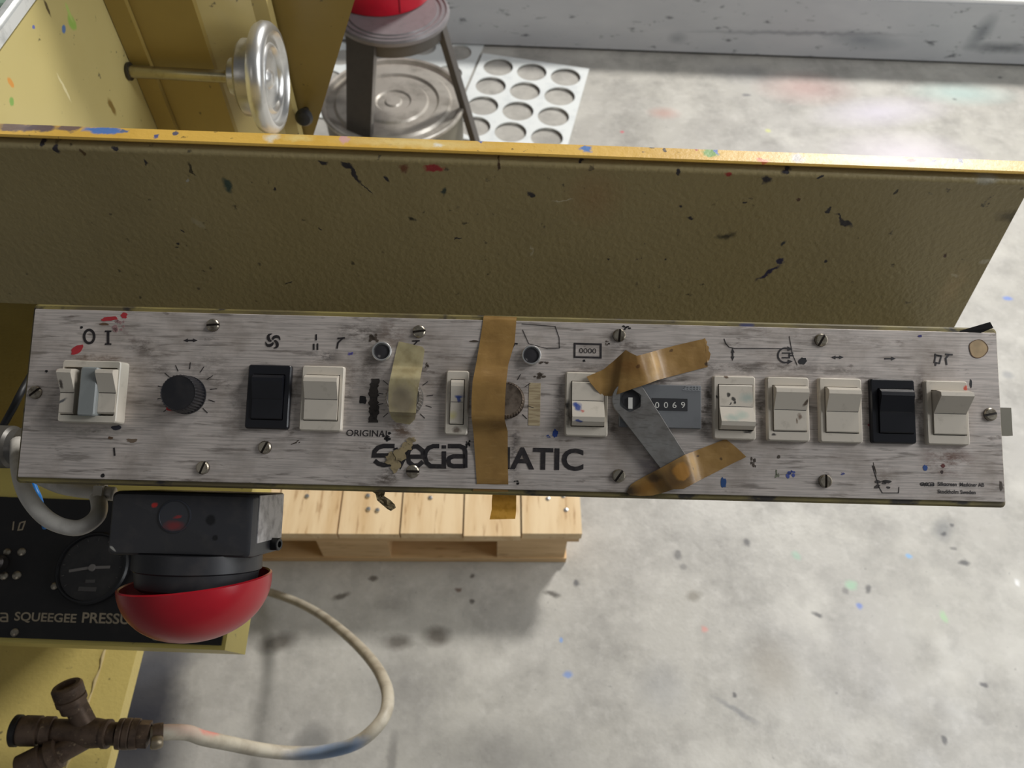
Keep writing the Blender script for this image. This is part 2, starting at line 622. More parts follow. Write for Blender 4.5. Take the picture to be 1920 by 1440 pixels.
loft(bm, [[Vector((x, y, z)) for y, z in prof] for x in (XL, XE)])
obj('front_apron', bm, M_apron, MACH, smooth=.7, world=True)

lp = lambda px, py: tuple(at_z(px, py, a0.z) - Vector((-.5, .6, 0)))


def LI(px, py, a, b, c, soft=.3, amt=.95, ang=0):
    return (lp(px, py), a * .00042, b * .0007, ang, c, soft, amt)


m = MatB('lip_paint', rgb(220, 178, 82), .42, 0, .5)
m.dirt(9, .45, .7, rgb(196, 150, 48), .6, 5)
m.dirt(130, .66, .72, rgb(70, 60, 50), .8, 3)
m.blobs([
    LI(30, 238, 40, 8, rgb(104, 88, 92)), LI(75, 238, 34, 7, rgb(92, 80, 88)), LI(130, 240, 22, 7, rgb(110, 92, 90)),
    LI(195, 245, 42, 6, rgb(70, 120, 190), .3, .95, -.05), LI(233, 246, 8, 4, rgb(90, 110, 150)), LI(294, 254, 6, 4, rgb(72, 84, 140)), LI(329, 251, 6, 4, rgb(80, 84, 110)),
    LI(510, 258, 16, 7, rgb(224, 214, 188), .6), LI(560, 258, 30, 6, rgb(222, 196, 120), .7), LI(646, 261, 9, 8, rgb(206, 150, 160)), LI(780, 268, 140, 9, rgb(226, 204, 140), .8, .8),  # long pale yellow patch is a window reflection painted on the lip
    LI(822, 272, 10, 4, rgb(230, 226, 210), .5), LI(900, 263, 12, 4, rgb(90, 110, 170)), LI(1066, 268, 5, 4, rgb(80, 84, 110)), LI(1098, 279, 13, 7, rgb(62, 120, 190)),
    LI(1220, 276, 7, 4, rgb(58, 52, 48)), LI(1246, 282, 4, 3, rgb(58, 52, 48)), LI(1332, 285, 18, 8, rgb(104, 156, 74)), LI(1345, 282, 5, 8, rgb(60, 100, 176)), LI(1304, 278, 5, 4, rgb(176, 60, 40)),
    LI(1430, 300, 14, 3, rgb(214, 110, 60)), LI(1495, 296, 14, 8, rgb(150, 156, 166), .5), LI(1700, 302, 220, 9, rgb(206, 186, 146), .6, .8),  # the longest pale patch paints the window highlight along the right half
    LI(1710, 300, 10, 4, rgb(150, 70, 80)), LI(1663, 305, 5, 3, rgb(100, 100, 140)), LI(1800, 300, 7, 4, rgb(100, 104, 130)), LI(1750, 300, 5, 3, rgb(100, 104, 130)),
], m.distort(150, .010))
m.bump(m.noise(160, 3), .3, .001)
M_lip = m.done()
bm = BM()
LW = .0135
prof = [(a0.y - .0015, a0.z - LIPT + .0015), (a0.y - .0015, a0.z - .0012), (a0.y - .0003, a0.z), (a0.y + LW - .001, a0.z), (a0.y + LW, a0.z - .001), (a0.y + LW, a0.z - LIPT + .0015)]
loft(bm, [[Vector((x, y, z)) for y, z in prof] for x in (XL, XE + .004)])
obj('top_lip', bm, M_lip, MACH, world=True)

# inside of the machine: side panel, rear panels, post, gusset
YW, XS = .72, -.43
side_b = [((-.405 + .5, y - .6, z), ra, rb, an, c, .3, .95) for y, z, ra, rb, an, c in ()]
m = MatB('side_panel_paint_lit', rgb(196, 182, 124), .32, 0, .5)  # the machine's paint in a lighter copy for its light-facing side
m.dirt(6, .4, .7, rgb(184, 168, 108), .6, 5)
m.dirt(90, .68, .73, rgb(60, 56, 50), .7, 3, off=(4, 2, 2))
sp = lambda px, py: tuple(at_x(px, py, XS) - Vector((-.5, .6, 0)))


def S(px, py, ra, rb, c, ang=0):
    """stain on the side panel, seen along x"""
    q = sp(px, py)
    return q, ra, rb, c, ang


dv = m.distort(70, .008)
for q, ra, rb, c, ang in (S(135, 42, .010, .012, rgb(150, 186, 90)), S(130, 25, .004, .014, rgb(176, 196, 110)), S(119, 54, .008, .005, rgb(84, 120, 176)),
                          S(88, 14, .004, .012, rgb(84, 72, 52)), S(20, 153, .005, .008, rgb(214, 150, 76)), S(22, 190, .006, .006, rgb(130, 170, 90)),
                          S(64, 51, .004, .003, rgb(100, 110, 180)), S(210, 200, .008, .016, rgb(130, 106, 54)), S(120, 165, .003, .024, rgb(226, 216, 170))):
    mp = m.n('ShaderNodeMapping')
    mp.vector_type = 'TEXTURE'
    mp.inputs['Location'].default_value = q
    mp.inputs['Scale'].default_value = (1000, ra * .62, rb * .62)
    m.l(dv, mp.inputs['Vector'])
    ln = m.n('ShaderNodeVectorMath')
    ln.operation = 'LENGTH'
    m.l(mp.outputs[0], ln.inputs[0])
    m.mix(m.rng(ln.outputs['Value'], .7, 1.15, .95, 0), c)
M_side = m.done()
M_rear = paint('rear_panel_paint_shaded', rgb(160, 138, 76), False, None).done()  # same machine paint, with shade put into a darker colour
M_post = paint('post_paint_lit', rgb(186, 168, 110), False, None).done()  # same paint, lightened for the face turned to the light
M_gus = paint('gusset_paint_shaded', rgb(146, 124, 66), False, None).done()  # same paint, darkened as a backlit face
corner = at_x(262, 155, XS)
YC = corner.y
bm = BM()
ZT = at_x(40, 42, XS).z
box(bm, XS - .02, XS, a0.y + LW + .001, YC, .66, ZT)
obj('side_panel', bm, M_side, MACH, world=True, bevel=.002)
bm = BM()
box(bm, XL, XS - .0202, a0.y + LW + .001, a0.y + LW + .012, .8, ZT)
obj('front_return', bm, M_side, MACH, world=True, bevel=.001)
xa = at_y(360, 0, YC + .012).x
bm = BM()
box(bm, XS + .001, XS + .022, YC - .004, YC + .006, .66, ZT + .1)
obj('corner_strip', bm, M_rear, MACH, world=True, bevel=.001)
bm = BM()
box(bm, XS + .0225, xa + .004, YC + .003, YC + .0118, .66, ZT + .1)
obj('rear_panel', bm, M_rear, MACH, world=True, bevel=.001)
# post: folded plate, facing front right
q0 = Vector((xa + .001, YC + .012, 0))
q1x = at_y(470, 0, YC + .055)
q2x = at_y(500, 0, YC + .06)
bm = BM()
pl = [(q0.x - .004, q0.y), (q0.x, q0.y), (q1x.x, q1x.y), (q2x.x, YC + .058), (q2x.x, YC + .075), (q0.x - .004, YC + .075)]
loft(bm, [[Vector((x, y, z)) for x, y in pl] for z in (.66, ZT + .1)])
obj('post', bm, M_post, MACH, world=True, bevel=.001)
YG = YC + .08
g = [at_y(490, -40, YG), at_y(677, -40, YG), at_y(600, 215, YG), at_y(585, 262, YG), at_y(550, 262, YG)]
g[0].x = q2x.x - .02
g[4].x = q2x.x - .02
bm = BM()
loft(bm, [[v.copy() for v in g], [v + Vector((0, .012, 0)) for v in g]])
obj('gusset_plate', bm, M_gus, MACH, world=True)
kb = at_y(566, 232, YG - .03)
bm = BM()
lathe(bm, kb + Vector((0, .028, 0)), Vector((.15, -1, .3)), [(0, .004), (.018, .004), (.019, .009), (.028, .011), (.034, .008), (.036, .003)], 20)
obj('clamp_knob', bm, simple('black_rubber', rgb(30, 30, 32), .5), MACH, smooth=.6, world=True)
# lower body and tray at the left
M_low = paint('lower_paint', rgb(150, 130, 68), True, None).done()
bm = BM()
box(bm, XL, -.40, bot.y + .006, bot.y + .05, .58, bot.z - .004)
obj('lower_panel', bm, M_low, MACH, world=True)
ZTR = .55
tr = [at_z(258, 1215, ZTR), at_z(200, 1440, ZTR)]
M_tray = paint('tray_paint', rgb(194, 176, 106), True, None, rough=.35).done()
d = (tr[1] - tr[0])
e0, e1 = tr[0] - d * .8, tr[1] + d * 1.2
s0 = at_z(200, 1213, ZTR)
s1 = at_z(126, 1434, ZTR)
ds = s1 - s0
f0, f1 = s0 - ds * .8, s1 + ds * 1.2
dn = Vector((0, 0, -.02))
bm = BM()
lp_ = [Vector((XL, e0.y, ZTR)), Vector((XL, e1.y, ZTR)), f1 + Vector((-.0012, 0, 0)), f0 + Vector((-.0012, 0, 0))]
loft(bm, [lp_, [v + dn for v in lp_]])
obj('base_tray', bm, M_tray, MACH, world=True, bevel=.001)
bm = BM()
lp_ = [f0.copy(), f1.copy(), e1.copy(), e0.copy()]
loft(bm, [lp_, [v + dn for v in lp_]])
obj('tray_flange', bm, M_tray, MACH, world=True, bevel=.001)
bm = BM()
rb_ = random.Random(3)
pts = [f0.lerp(f1, i / 30) + Vector((rb_.uniform(-.0012, .0012), 0, .0004)) for i in range(31)]
tube(bm, pts, lambda t: .0016 + .0008 * math.sin(t * 90), 8, 2)
obj('sealant_bead', bm, simple('sealant', rgb(176, 158, 112), .6), MACH, smooth=3.2, world=True)
bm = BM()
box(bm, XL, -.78, bot.y - .1, bot.y + .06, 0.002, ZTR - .021)
obj('base_leg', bm, M_low, MACH, world=True)

bm = BM()
box(bm, -1.0, .95, .74, .86, 1.60, 1.92)  # added out of view to keep the window light off the console plate
obj('added_shade_beam', bm, M_gus, MACH, world=True, bevel=.006)
bm = BM()
box(bm, -1.06, -1.001, .70, .90, .6, 1.92)  # added upright that carries the unseen shading beam
obj('added_shade_post', bm, M_gus, MACH, world=True, bevel=.004)

# glass table at top left
GT = thing('glass_table', 'pale green glass table top with a bright metal edge rail at the machine corner', 'table', T((XS - .2, .75, ZT + .003)))
M_alu = MatB('aluminium_rail', rgb(226, 228, 226), .3, .2).dirt(50, .5, .75, rgb(120, 124, 120), .5).done()
bm = BM()
box(bm, XS - .012, XS + .002, .52, 1.1, ZT + .003, ZT + .012)
box(bm, XS - .007, XS - .003, .52, 1.1, ZT + .0121, ZT + .0142)
obj('edge_rail', bm, M_alu, GT, world=True, bevel=.0015)
bm = BM()
box(bm, XS - .38, XS - .0125, .52, 1.1, ZT + .003, ZT + .010)
m = MatB('green_glass', rgb(150, 178, 158), .12)
m.dirt(30, .62, .68, rgb(60, 74, 66), .7)
obj('glass_pane', bm, m.done(), GT, world=True)

# ------------------------------------------------------------------ handwheel
M_chrome = MatB('polished_metal', rgb(222, 222, 220), .30, .85).dirt(30, .5, .75, rgb(150, 146, 140), .5).done()
M_cast = MatB('cast_metal', rgb(196, 196, 196), .34, .9).dirt(40, .5, .72, rgb(120, 116, 112), .6).bump(MatB('scrap', (1, 1, 1, 1)).noise(10) if False else None, 0) if False else None
m = MatB('cast_metal', rgb(200, 200, 198), .32, .9)
m.dirt(40, .5, .72, rgb(128, 124, 120), .6)
M_cast = m.done()
wc = at_depth(503, 148, .838)
W0 = thing('handwheel', 'round polished metal handwheel on a steel shaft out of the yellow side panel', 'handwheel', T(wc))
ex = Vector((1, 0, -.02)).normalized()
Z3 = Vector((0, 0, 0))
RW = .0567
bm = BM()
prof = [(-.004, .012), (-.004, .026), (-.004, RW - .012), (-.008, RW - .006), (-.007, RW - .001), (-.002, RW + .0015), (.004, RW + .001), (.009, RW - .003),
        (.010, RW - .008), (.006, RW - .0115), (.0045, RW - .016), (.0045, .037), (.0068, .035), (.0076, .0335), (.0068, .032), (.002, .030), (.001, .011), (.0045, .0075), (.0055, .004), (.0055, .0005)]
lathe(bm, Z3, ex, prof, 56, True, True)
obj('wheel_disc', bm, M_chrome, W0, smooth=.7)
bm = BM()
lathe(bm, Z3, ex, [(-.027, .016), (-.027, .037), (-.024, .040), (-.010, .0405), (-.0085, .040), (-.0084, .012)], 40)
obj('hub', bm, M_cast, W0, smooth=.6)
bm = BM()
lathe(bm, Z3, ex, [(-.040, .008), (-.040, .0185), (-.039, .0195), (-.0285, .0195), (-.0275, .0185)], 36)
for k in range(3):
    a_ = R(200 + 60 * k)
    ax_, ay_ = basis(ex)
    dd = ax_ * math.cos(a_) + ay_ * math.sin(a_)
    lathe(bm, ex * -.034 + dd * .0192, dd, [(0, .0022), (.0008, .0022), (.0009, .0012), (.0003, .0011)], 10)
obj('collar', bm, M_cast, W0, smooth=.6)
rod_len = wc.x - XS
bm = BM()
lathe(bm, Z3, ex, [(-rod_len + .001, .0066), (-.0405, .0066)], 24)
obj('shaft', bm, MatB('steel_shaft', rgb(172, 164, 136), .3, .9).dirt(60, .5, .7, rgb(120, 110, 80), .5).done(), W0, smooth=.6)
bm = BM()
lathe(bm, Z3, ex, [(-rod_len + .0008, .0095), (-rod_len + .003, .0095), (-rod_len + .003, .0068)], 24)
obj('bushing', bm, simple('dark_steel', rgb(74, 70, 60), .5, .6), W0, smooth=.6)

# ------------------------------------------------------------------ control console
CON = thing('control_console', 'long worn metal control console of rocker switches and knobs in an olive housing', 'control panel', CONS)
hx0, hx1 = -.3085, .3085
bl, br, tl, trr = L(*c_bl), L(*c_br), L(*c_tl), L(*c_tr)
px0, px1 = (bl.x + tl.x) / 2, (br.x + trr.x) / 2
py0, py1 = (bl.y + br.y) / 2, (tl.y + trr.y) / 2
PT = .0015
m = MatB('housing_paint', rgb(132, 120, 70), .5)
m.dirt(40, .42, .58, rgb(84, 74, 54), .8, 5, stretch=(.4, 1, 1))
m.dirt(70, .58, .66, rgb(34, 30, 34), .9, 4, stretch=(.5, 1, 1))
m.dirt(60, .68, .72, rgb(50, 60, 110), .8, 2, stretch=(.5, 1, 1), off=(3, 3, 0))
M_house = m.done()
bm = BM()
hb = .0035
outer = lambda e, z: lift(rrect(px0 - .0022 - e, px1 + .0016 + e, py0 - hb - e, py1 + hb + e, .003), z)
loft(bm, [outer(0, -.055), outer(0, -PT - .0012), outer(-.0012, -PT)])
obj('housing', bm, M_house, CON)
bm = BM()
box(bm, -.42, .39, .375, bot.y - .002, .925, bot.z - .002)  # added unseen block that keeps floor bounce off the lower apron
for x_ in (-.25, .21):
    box(bm, x_, x_ + .04, .346, .374, .955, .968)
    box(bm, x_, x_ + .04, .33, .345, .955, 1.11)
obj('bounce_blocker_bracket', bm, M_house, CON, world=True)

P3 = lambda px, py: (lambda q: (q.x, q.y, 0))(L(px, py))


def PB(px, py, a, b, c, soft=.35, amt=.9, ang=0):
    return (P3(px, py), a * MPX, b * MPX, -ang, c, soft, amt)


grime, black, red, blue = rgb(74, 64, 54), rgb(24, 22, 24), rgb(172, 48, 54), rgb(36, 66, 140)
brown = rgb(98, 76, 58)
m = MatB('brushed_plate', rgb(206, 196, 188), .42, .25)
m.dirt(900, .42, .62, rgb(150, 144, 138), .55, 3, stretch=(.035, 1, 1))
m.dirt(260, .56, .66, rgb(108, 100, 92), .65, 4, stretch=(.12, 1, 1), off=(1, 2, 0))
m.dirt(20, .50, .70, rgb(140, 128, 116), .75, 6)
m.dirt(120, .64, .70, rgb(92, 80, 70), .55, 4, off=(5, 2, 0), stretch=(.4, 1, 1))
nf = m.rng(m.noise(170, 6, .75, stretch=(.45, 1, 1)), .42, .58, 0, 1)
dv = m.distort(160, .0055)
items = []
SPLATS = []
for a in [(270, 650, 45, 18, grime, .9, .8, .35), (240, 622, 10, 26, rgb(120, 96, 92), .6, .5, -.4), (390, 690, 45, 30, grime, .95, .6), (300, 690, 40, 14, grime, .9, .6, .3), (420, 720, 26, 10, grime, .9, .7, .2),
          (680, 625, 60, 24, grime, .8, .8), (690, 690, 35, 40, grime, .9, .7), (607, 668, 30, 12, black, .75, .9), (740, 620, 26, 40, brown, .8, .7),
          (757, 800, 32, 26, brown, .6, .9), (735, 878, 22, 28, grime, .6, .95), (720, 900, 26, 14, grime, .8, .9), (1000, 640, 34, 22, rgb(150, 140, 128), .9, .5),
          (965, 850, 10, 60, black, .6, .85), (985, 720, 30, 40, grime, .95, .5), (1050, 760, 10, 60, grime, .9, .7), (1100, 690, 60, 14, grime, .9, .5),
          (1240, 715, 90, 18, grime, .9, .7), (1150, 800, 14, 22, grime, .8, .8), (1322, 780, 14, 45, grime, .7, .85), (1330, 740, 10, 60, grime, .8, .85), (1428, 770, 12, 50, grime, .8, .8),
          (1380, 690, 70, 12, grime, .8, .8), (1480, 690, 60, 12, grime, .8, .7), (1580, 695, 60, 10, grime, .9, .6), (1628, 770, 10, 60, grime, .9, .7), (1727, 760, 12, 70, grime, .8, .9),
          (1779, 862, 50, 30, rgb(104, 74, 60), .85, .9), (1445, 622, 120, 14, rgb(140, 128, 118), .9, .7), (1370, 646, 20, 5, grime, .7, .9), (1610, 640, 120, 14, rgb(132, 122, 112), .9, .5),
          (1230, 870, 30, 40, rgb(120, 104, 120), .95, .6), (820, 720, 22, 30, grime, .95, .5), (440, 760, 20, 60, grime, .95, .5), (550, 750, 10, 70, grime, .9, .6), (655, 740, 10, 60, grime, .9, .6),  # first, mauve patch: the spanner's shadow painted on the plate
          (100, 760, 14, 60, grime, .95, .4), (180, 672, 70, 6, brown, .7, .8), (170, 805, 70, 10, rgb(110, 108, 96), .9, .6), (1160, 640, 26, 24, grime, .9, .7), (1660, 895, 26, 30, rgb(120, 106, 92), .9, .6)]:
    items.append(PB(*a[:2], *a[2:7], a[7] if len(a) > 7 else 0))
for a in [(205, 598, 16, 4.5, red, .3, .8, -.1), (232, 592, 7, 6, red, .3, .85, .5), (145, 655, 13, 7, red, .4, .8, -.5), (223, 610, 12, 14, rgb(150, 120, 118), .6, .6),
          (220, 802, 10, 5, rgb(44, 44, 56)), (87, 696, 2.5, 2.5, black), (153, 614, 2.5, 2.5, black), (193, 892, 4, 3.5, black), (195, 608, 10, 2.5, brown), (248, 826, 11, 4, rgb(116, 100, 84)), (207, 821, 5, 2.5, brown),
          (656, 664, 7, 4, rgb(110, 104, 170), .5), (680, 750, 8, 8, black, .3, .9, .5), (1505, 677, 8, 7, black), (1041, 812, 5, 8, blue), (1028, 818, 5, 2.5, blue, .5), (1356, 905, 6, 9, rgb(34, 74, 128)),
          (1735, 877, 5, 5, rgb(34, 74, 140)), (1483, 888, 9, 10, rgb(70, 84, 150), .7, .8), (1457, 888, 4, 8, rgb(120, 124, 104), .5), (1413, 868, 6, 12, grime, .6, .9), (1460, 857, 3.5, 3.5, grime), (1725, 630, 4, 2.5, rgb(50, 44, 110)),
          (1768, 873, 4, 4, rgb(100, 40, 36)), (1766, 885, 2.5, 3.5, rgb(60, 40, 36)), (1580, 888, 5, 3, rgb(90, 96, 150), .5), (1630, 797, 3.5, 2.5, rgb(130, 40, 50)), (1820, 720, 2.5, 8, black), (1833, 653, 2, 2, black),
          (878, 833, 5, 8, black, .6, .9), (725, 818, 9, 9, black, .6, .95), (1175, 615, 8, 5, black, .6, .9), (1138, 643, 6, 5, grime, .6), (1095, 676, 2.5, 2.5, black), (970, 905, 8, 4, black, .5), (1655, 908, 16, 8, rgb(58, 52, 48), .6, .8),
          (890, 640, 9, 2, grime), (1378, 815, 2, 2, black), (555, 830, 9, 3, grime, .6, .8, -.4), (700, 635, 12, 10, grime, .6, .8), (800, 685, 5, 6, grime, .6, .6), (1020, 680, 12, 3, grime, .7, .8), (1010, 705, 12, 6, grime, .7, .8),
          (1877, 910, 3, 9, grime, .4), (1640, 875, 2, 14, grime, .6, .6, -.2)]:
    SPLATS.append(a)
m.blobs(items, dv, 'z', nf)
m.bump(m.noise(900, 2, .5, stretch=(.035, 1, 1)), .12, .0003)
M_plate = m.done()
bm = BM()
rslab(bm, px0, px1, py0, py1, .0008, -PT + .00005, 0, .0003, 4)
obj('face_plate', bm, M_plate, CON)
# dried paint and ink spots: thin raised flakes, one part per colour
by_col = {}
for a in SPLATS:
    by_col.setdefault(tuple(a[4]), []).append(a)
rs_ = random.Random(11)
for colr, lst in by_col.items():
    bm = BM()
    for a in lst:
        soft = a[5] if len(a) > 5 else .35
        an = -(a[7] if len(a) > 7 else 0)
        c = L(a[0], a[1])
        bits = [(0, 0, 1.0)] if soft < .5 else [(rs_.uniform(-.75, .75), rs_.uniform(-.75, .75), rs_.uniform(.16, .42)) for _ in range(9)]
        for ox, oy, sc in bits:
            n_ = 14 if sc == 1 else 8
            pts = []
            for i in range(n_):
                t = 2 * PI * i / n_
                k_ = sc * (1 + rs_.uniform(-.28, .22))
                x, y = a[2] * MPX * (ox + k_ * math.cos(t)), a[3] * MPX * (oy + k_ * math.sin(t))
                pts.append((c.x + x * math.cos(an) - y * math.sin(an), c.y + x * math.sin(an) + y * math.cos(an)))
            loft(bm, [lift(pts, .00002), lift(pts, .00012)])
    o = obj('paint_spots', bm, simple('spot_paint', colr, .5), CON)
    o['kind'] = 'stuff'

M_ink = simple('legend_ink', rgb(34, 30, 32), .5, var=.3, scale=300, dark=rgb(90, 82, 78))
M_cream = MatB('cream_plastic', rgb(208, 199, 184), .34)
M_cream.dirt(160, .58, .74, rgb(160, 150, 134), .4, 5)
M_cream = M_cream.done()


def cream(name, spots):
    m = MatB(name, rgb(208, 199, 184), .34)
    m.dirt(160, .58, .74, rgb(160, 150, 134), .4, 5)
    m.blobs([PB(*s[:2], *s[2:5], *(s[5:] if len(s) > 5 else ())) for s in spots], m.distort(300, .003))
    return m.done()


M_black = simple('black_plastic', rgb(26, 27, 32), .28, var=.3)
M_well = simple('switch_recess', rgb(18, 16, 16), .8)
INK = .00022


def rocker(px_box, rk_box, splity, m_frame, m_rock, lab=None, high='top', fh=.0032, rh=.0065, name='rocker_switch', rec=True):
    x0, x1, y0, y1 = LB(*px_box, h=fh)
    a0_, a1_, b0, b1 = LB(*rk_box, h=fh)
    sy = L((rk_box[0] + rk_box[2]) / 2, splity, fh).y
    bm = BM()
    r = .0016
    n = 5
    g_ = .0005
    i0 = rrect(a0_ - g_, a1_ + g_, b0 - g_, b1 + g_, .0004, n)
    loft(bm, [lift(rrect(x0 - .0002, x1 + .0002, y0 - .0002, y1 + .0002, r, n), .00005), lift(rrect(x0, x1, y0, y1, r, n), fh - .0008), lift(rrect(x0 + .0007, x1 - .0007, y0 + .0007, y1 - .0007, r * .6, n), fh),
              lift(i0, fh), lift(i0, .0004)], False, True)
    fr = obj(name, bm, [m_frame], CON, smooth=.6)
    if lab:
        fr['label'] = lab
    bm = BM()
    loft(bm, [lift(rrect(a0_ - g_ * .9, a1_ + g_ * .9, b0 - g_ * .9, b1 + g_ * .9, .0004, 3), .00045), lift(rrect(a0_ - g_ * .9, a1_ + g_ * .9, b0 - g_ * .9, b1 + g_ * .9, .0004, 3), .0006)])
    obj('recess', bm, M_well, fr)
    bm = BM()
    H = fh + rh
    if high == 'top':
        prof = [(b0, .0007), (b0, fh + .0004), (b0 + .0006, fh + .0010), (sy, fh + .0012), (b1 - (b1 - sy) * .30, H), (b1 - (b1 - sy) * .14, H - .0004), (b1 - .0002, fh + rh * .45), (b1, .0007)]
    else:
        prof = [(b0, .0007), (b0 + .0002, fh + rh * .35), (b0 + (sy - b0) * .16, H - .0012), (b0 + (sy - b0) * .34, H - .0004), (sy, fh + .0014), (b1 - .0006, fh + .0008), (b1, fh + .0003), (b1, .0007)]
    loft(bm, [[Vector((x, y, z)) for y, z in prof] for x in (a0_, a1_)])
    # a thin dark joint between the two halves
    rk = obj('rocker', bm, m_rock, fr, bevel=.00035)
    bm = BM()
    zs = prof[3][1] if high == 'top' else prof[4][1]
    box(bm, a0_ + .0003, a1_ - .0003, sy - .00014, sy + .00014, zs - .0004, zs + .00012)
    obj('joint_line', bm, M_well, fr)
    return fr


# main double switch
def main_switch():
    fh = .0095
    x0, x1, y0, y1 = LB(112, 676, 222, 792, fh)
    bm = BM()
    n = 5
    in0 = rrect(x0 + .0010, x1 - .0016, y0 + .0042, y1 - .0042, .0008, n)
    loft(bm, [lift(rrect(x0 + .0004, x1 + .0006, y0 - .0004, y1 + .0004, .0018, n), .00005), lift(rrect(x0, x1, y0, y1, .0016, n), fh - .0006), lift(rrect(x0 + .0005, x1 - .0005, y0 + .0005, y1 - .0005, .0012, n), fh),
              lift(in0, fh), lift(in0, .004)], False, True)
    fr = obj('main_switch', bm, cream('main_switch_plastic', [(230, 700, 30, 60, rgb(150, 150, 140), .8, .6), (170, 785, 50, 10, rgb(150, 150, 138), .8, .6)]), CON, smooth=.6)
    fr['label'] = 'tall double switch with grey centre'
    ml = cream('stained_rocker', [(122, 700, 14, 2.5, red), (116, 765, 6, 6, rgb(60, 66, 96), .5), (130, 756, 14, 3, rgb(70, 74, 80), .5, .9, -.5), (136, 725, 3, 8, rgb(60, 50, 44), .5), (127, 720, 8, 3, rgb(150, 130, 110), .5)])
    for bx, mm in (((113, 692, 142, 776), ml), ((185, 693, 220, 776), M_cream)):
        a0_, a1_, b0, b1 = LB(*bx, h=fh)
        sy = b0 + (b1 - b0) * .47
        bm = BM()
        prof = [(b0, .0042), (b0, fh - .0005), (b0 + .001, fh + .0004), (sy, fh + .0005), (b1 - .003, fh + .007), (b1 - .001, fh + .0066), (b1, fh + .002), (b1, .0042)]
        loft(bm, [[Vector((x, y, z)) for y, z in prof] for x in (a0_ + .0004, a1_ - .0004)])
        obj('rocker', bm, mm, fr, bevel=.0004)
        bm = BM()
        box(bm, a0_ + .0006, a1_ - .0006, sy - .00015, sy + .00015, fh + .0001, fh + .00075)
        obj('joint_line', bm, M_well, fr)
    a0_, a1_, b0, b1 = LB(148, 688, 181, 780, fh + .003)
    bm = BM()
    rslab(bm, a0_, a1_, b0, b1, .0016, .0042, fh + .0036, .0008)
    obj('centre_bar', bm, simple('grey_plastic', rgb(142, 146, 144), .35), fr, smooth=.5)['label'] = 'smooth grey bar between the two rockers'


main_switch()
M_sw = [cream('switch_cream', [])]
bk_lab = 'black rocker switch in a black frame'
rocker((462, 684, 543, 804), (474, 703, 531, 786), 748, M_black, M_black, bk_lab, high='top', rh=.0045)
rocker((563, 686, 643, 808), (572, 704, 634, 788), 749, M_sw[0], M_cream)
rocker((835, 695, 878, 815), (845, 712, 869, 795), 754, cream('narrow_switch_plastic', [(862, 745, 9, 5, blue, .5), (861, 750, 4, 8, blue, .4), (857, 807, 9, 6, rgb(110, 96, 84), .5), (851, 740, 8, 6, rgb(170, 164, 152), .6)]),
       cream('narrow_rocker', [(862, 745, 9, 4, blue, .5), (861, 750, 4, 6, blue, .4), (850, 780, 8, 8, rgb(200, 190, 130), .8)]), 'narrow cream switch with blue paint', rh=.0025)
rocker((1060, 698, 1140, 818), (1072, 716, 1132, 799), 752, cream('switch_cream_grimy', [(1063, 760, 5, 10, black, .6), (1066, 780, 4, 20, grime, .8)]),
       cream('blue_spotted_rocker', [(1082, 765, 7, 9, blue, .4), (1077, 760, 5, 5, blue, .5), (1083, 792, 8, 3, blue, .4), (1090, 772, 4, 3, rgb(190, 110, 100), .5)]), 'cream switch with blue paint specks under the tape', 'bottom')
rocker((1338, 705, 1417, 824), (1348, 722, 1411, 806), 763, cream('switch_cream_stained', [(1359, 708, 4, 5, brown), (1399, 811, 8, 3, black, .6), (1342, 745, 2, 3, black), (1404, 808, 5, 4, black, .5)]),
       cream('green_stained_rocker', [(1362, 742, 4, 4, black), (1372, 750, 5, 4, black), (1374, 756, 3, 3, black), (1366, 758, 2, 2, black), (1397, 747, 14, 10, rgb(170, 180, 170), .7), (1368, 785, 16, 7, rgb(168, 180, 168), .7), (1385, 780, 12, 8, rgb(176, 186, 172), .7)]), 'cream switch with black specks', 'bottom')
rocker((1439, 707, 1518, 827), (1450, 724, 1511, 808), 769, cream('switch_cream_b', [(1448, 816, 5, 3, black, .5)]),
       cream('brown_nicked_rocker', [(1504, 757, 3.5, 9, rgb(84, 66, 50), .4, .9, .6), (1494, 782, 4, 6, rgb(120, 100, 84), .5), (1489, 790, 2, 5, rgb(120, 100, 84), .5)]), 'cream switch with two brown nicks')
rocker((1537, 709, 1617, 830), (1548, 727, 1608, 811), 772, M_sw[0], M_cream)
rocker((1634, 711, 1717, 831), (1648, 730, 1710, 812), 773, M_black, M_black, bk_lab, rh=.0045)
rocker((1737, 714, 1817, 834), (1749, 733, 1810, 815), 776, cream('switch_red_mark', [(1808, 729, 7, 5, rgb(210, 70, 40), .3)]), M_cream, 'cream switch with a red mark', rh=.0105)


# knobs
def ticks(c, r0, r1, angs, parent=CON):
    bm = BM()
    for a in angs:
        d = Vector((math.sin(R(a)), math.cos(R(a))))
        stroke(bm, [c + d * r0, c + d * r1], .00042, .00005, INK)
    return obj('dial_marks', bm, M_ink, parent)


def knob(name, px, py, r, h, mt, mcap, knurl, cap=.8, lab=None, ang=0, dome=0.0):
    c = L(px, py)
    bm = BM()
    o3 = Vector((c.x, c.y, .0001))
    zz = Vector((0, 0, 1))
    lathe(bm, o3, zz, [(0, r * 1.02), (.0012, r * 1.02), (.0013, r, knurl), (h - .0012, r * .97, knurl), (h, r * (cap + .03)), (h - .0002, r * cap), (h + dome, r * .25), (h + dome, .0004)], 72)
    k = obj(name, bm, mt, CON, smooth=.5)
    if lab:
        k['label'] = lab
    return k, c


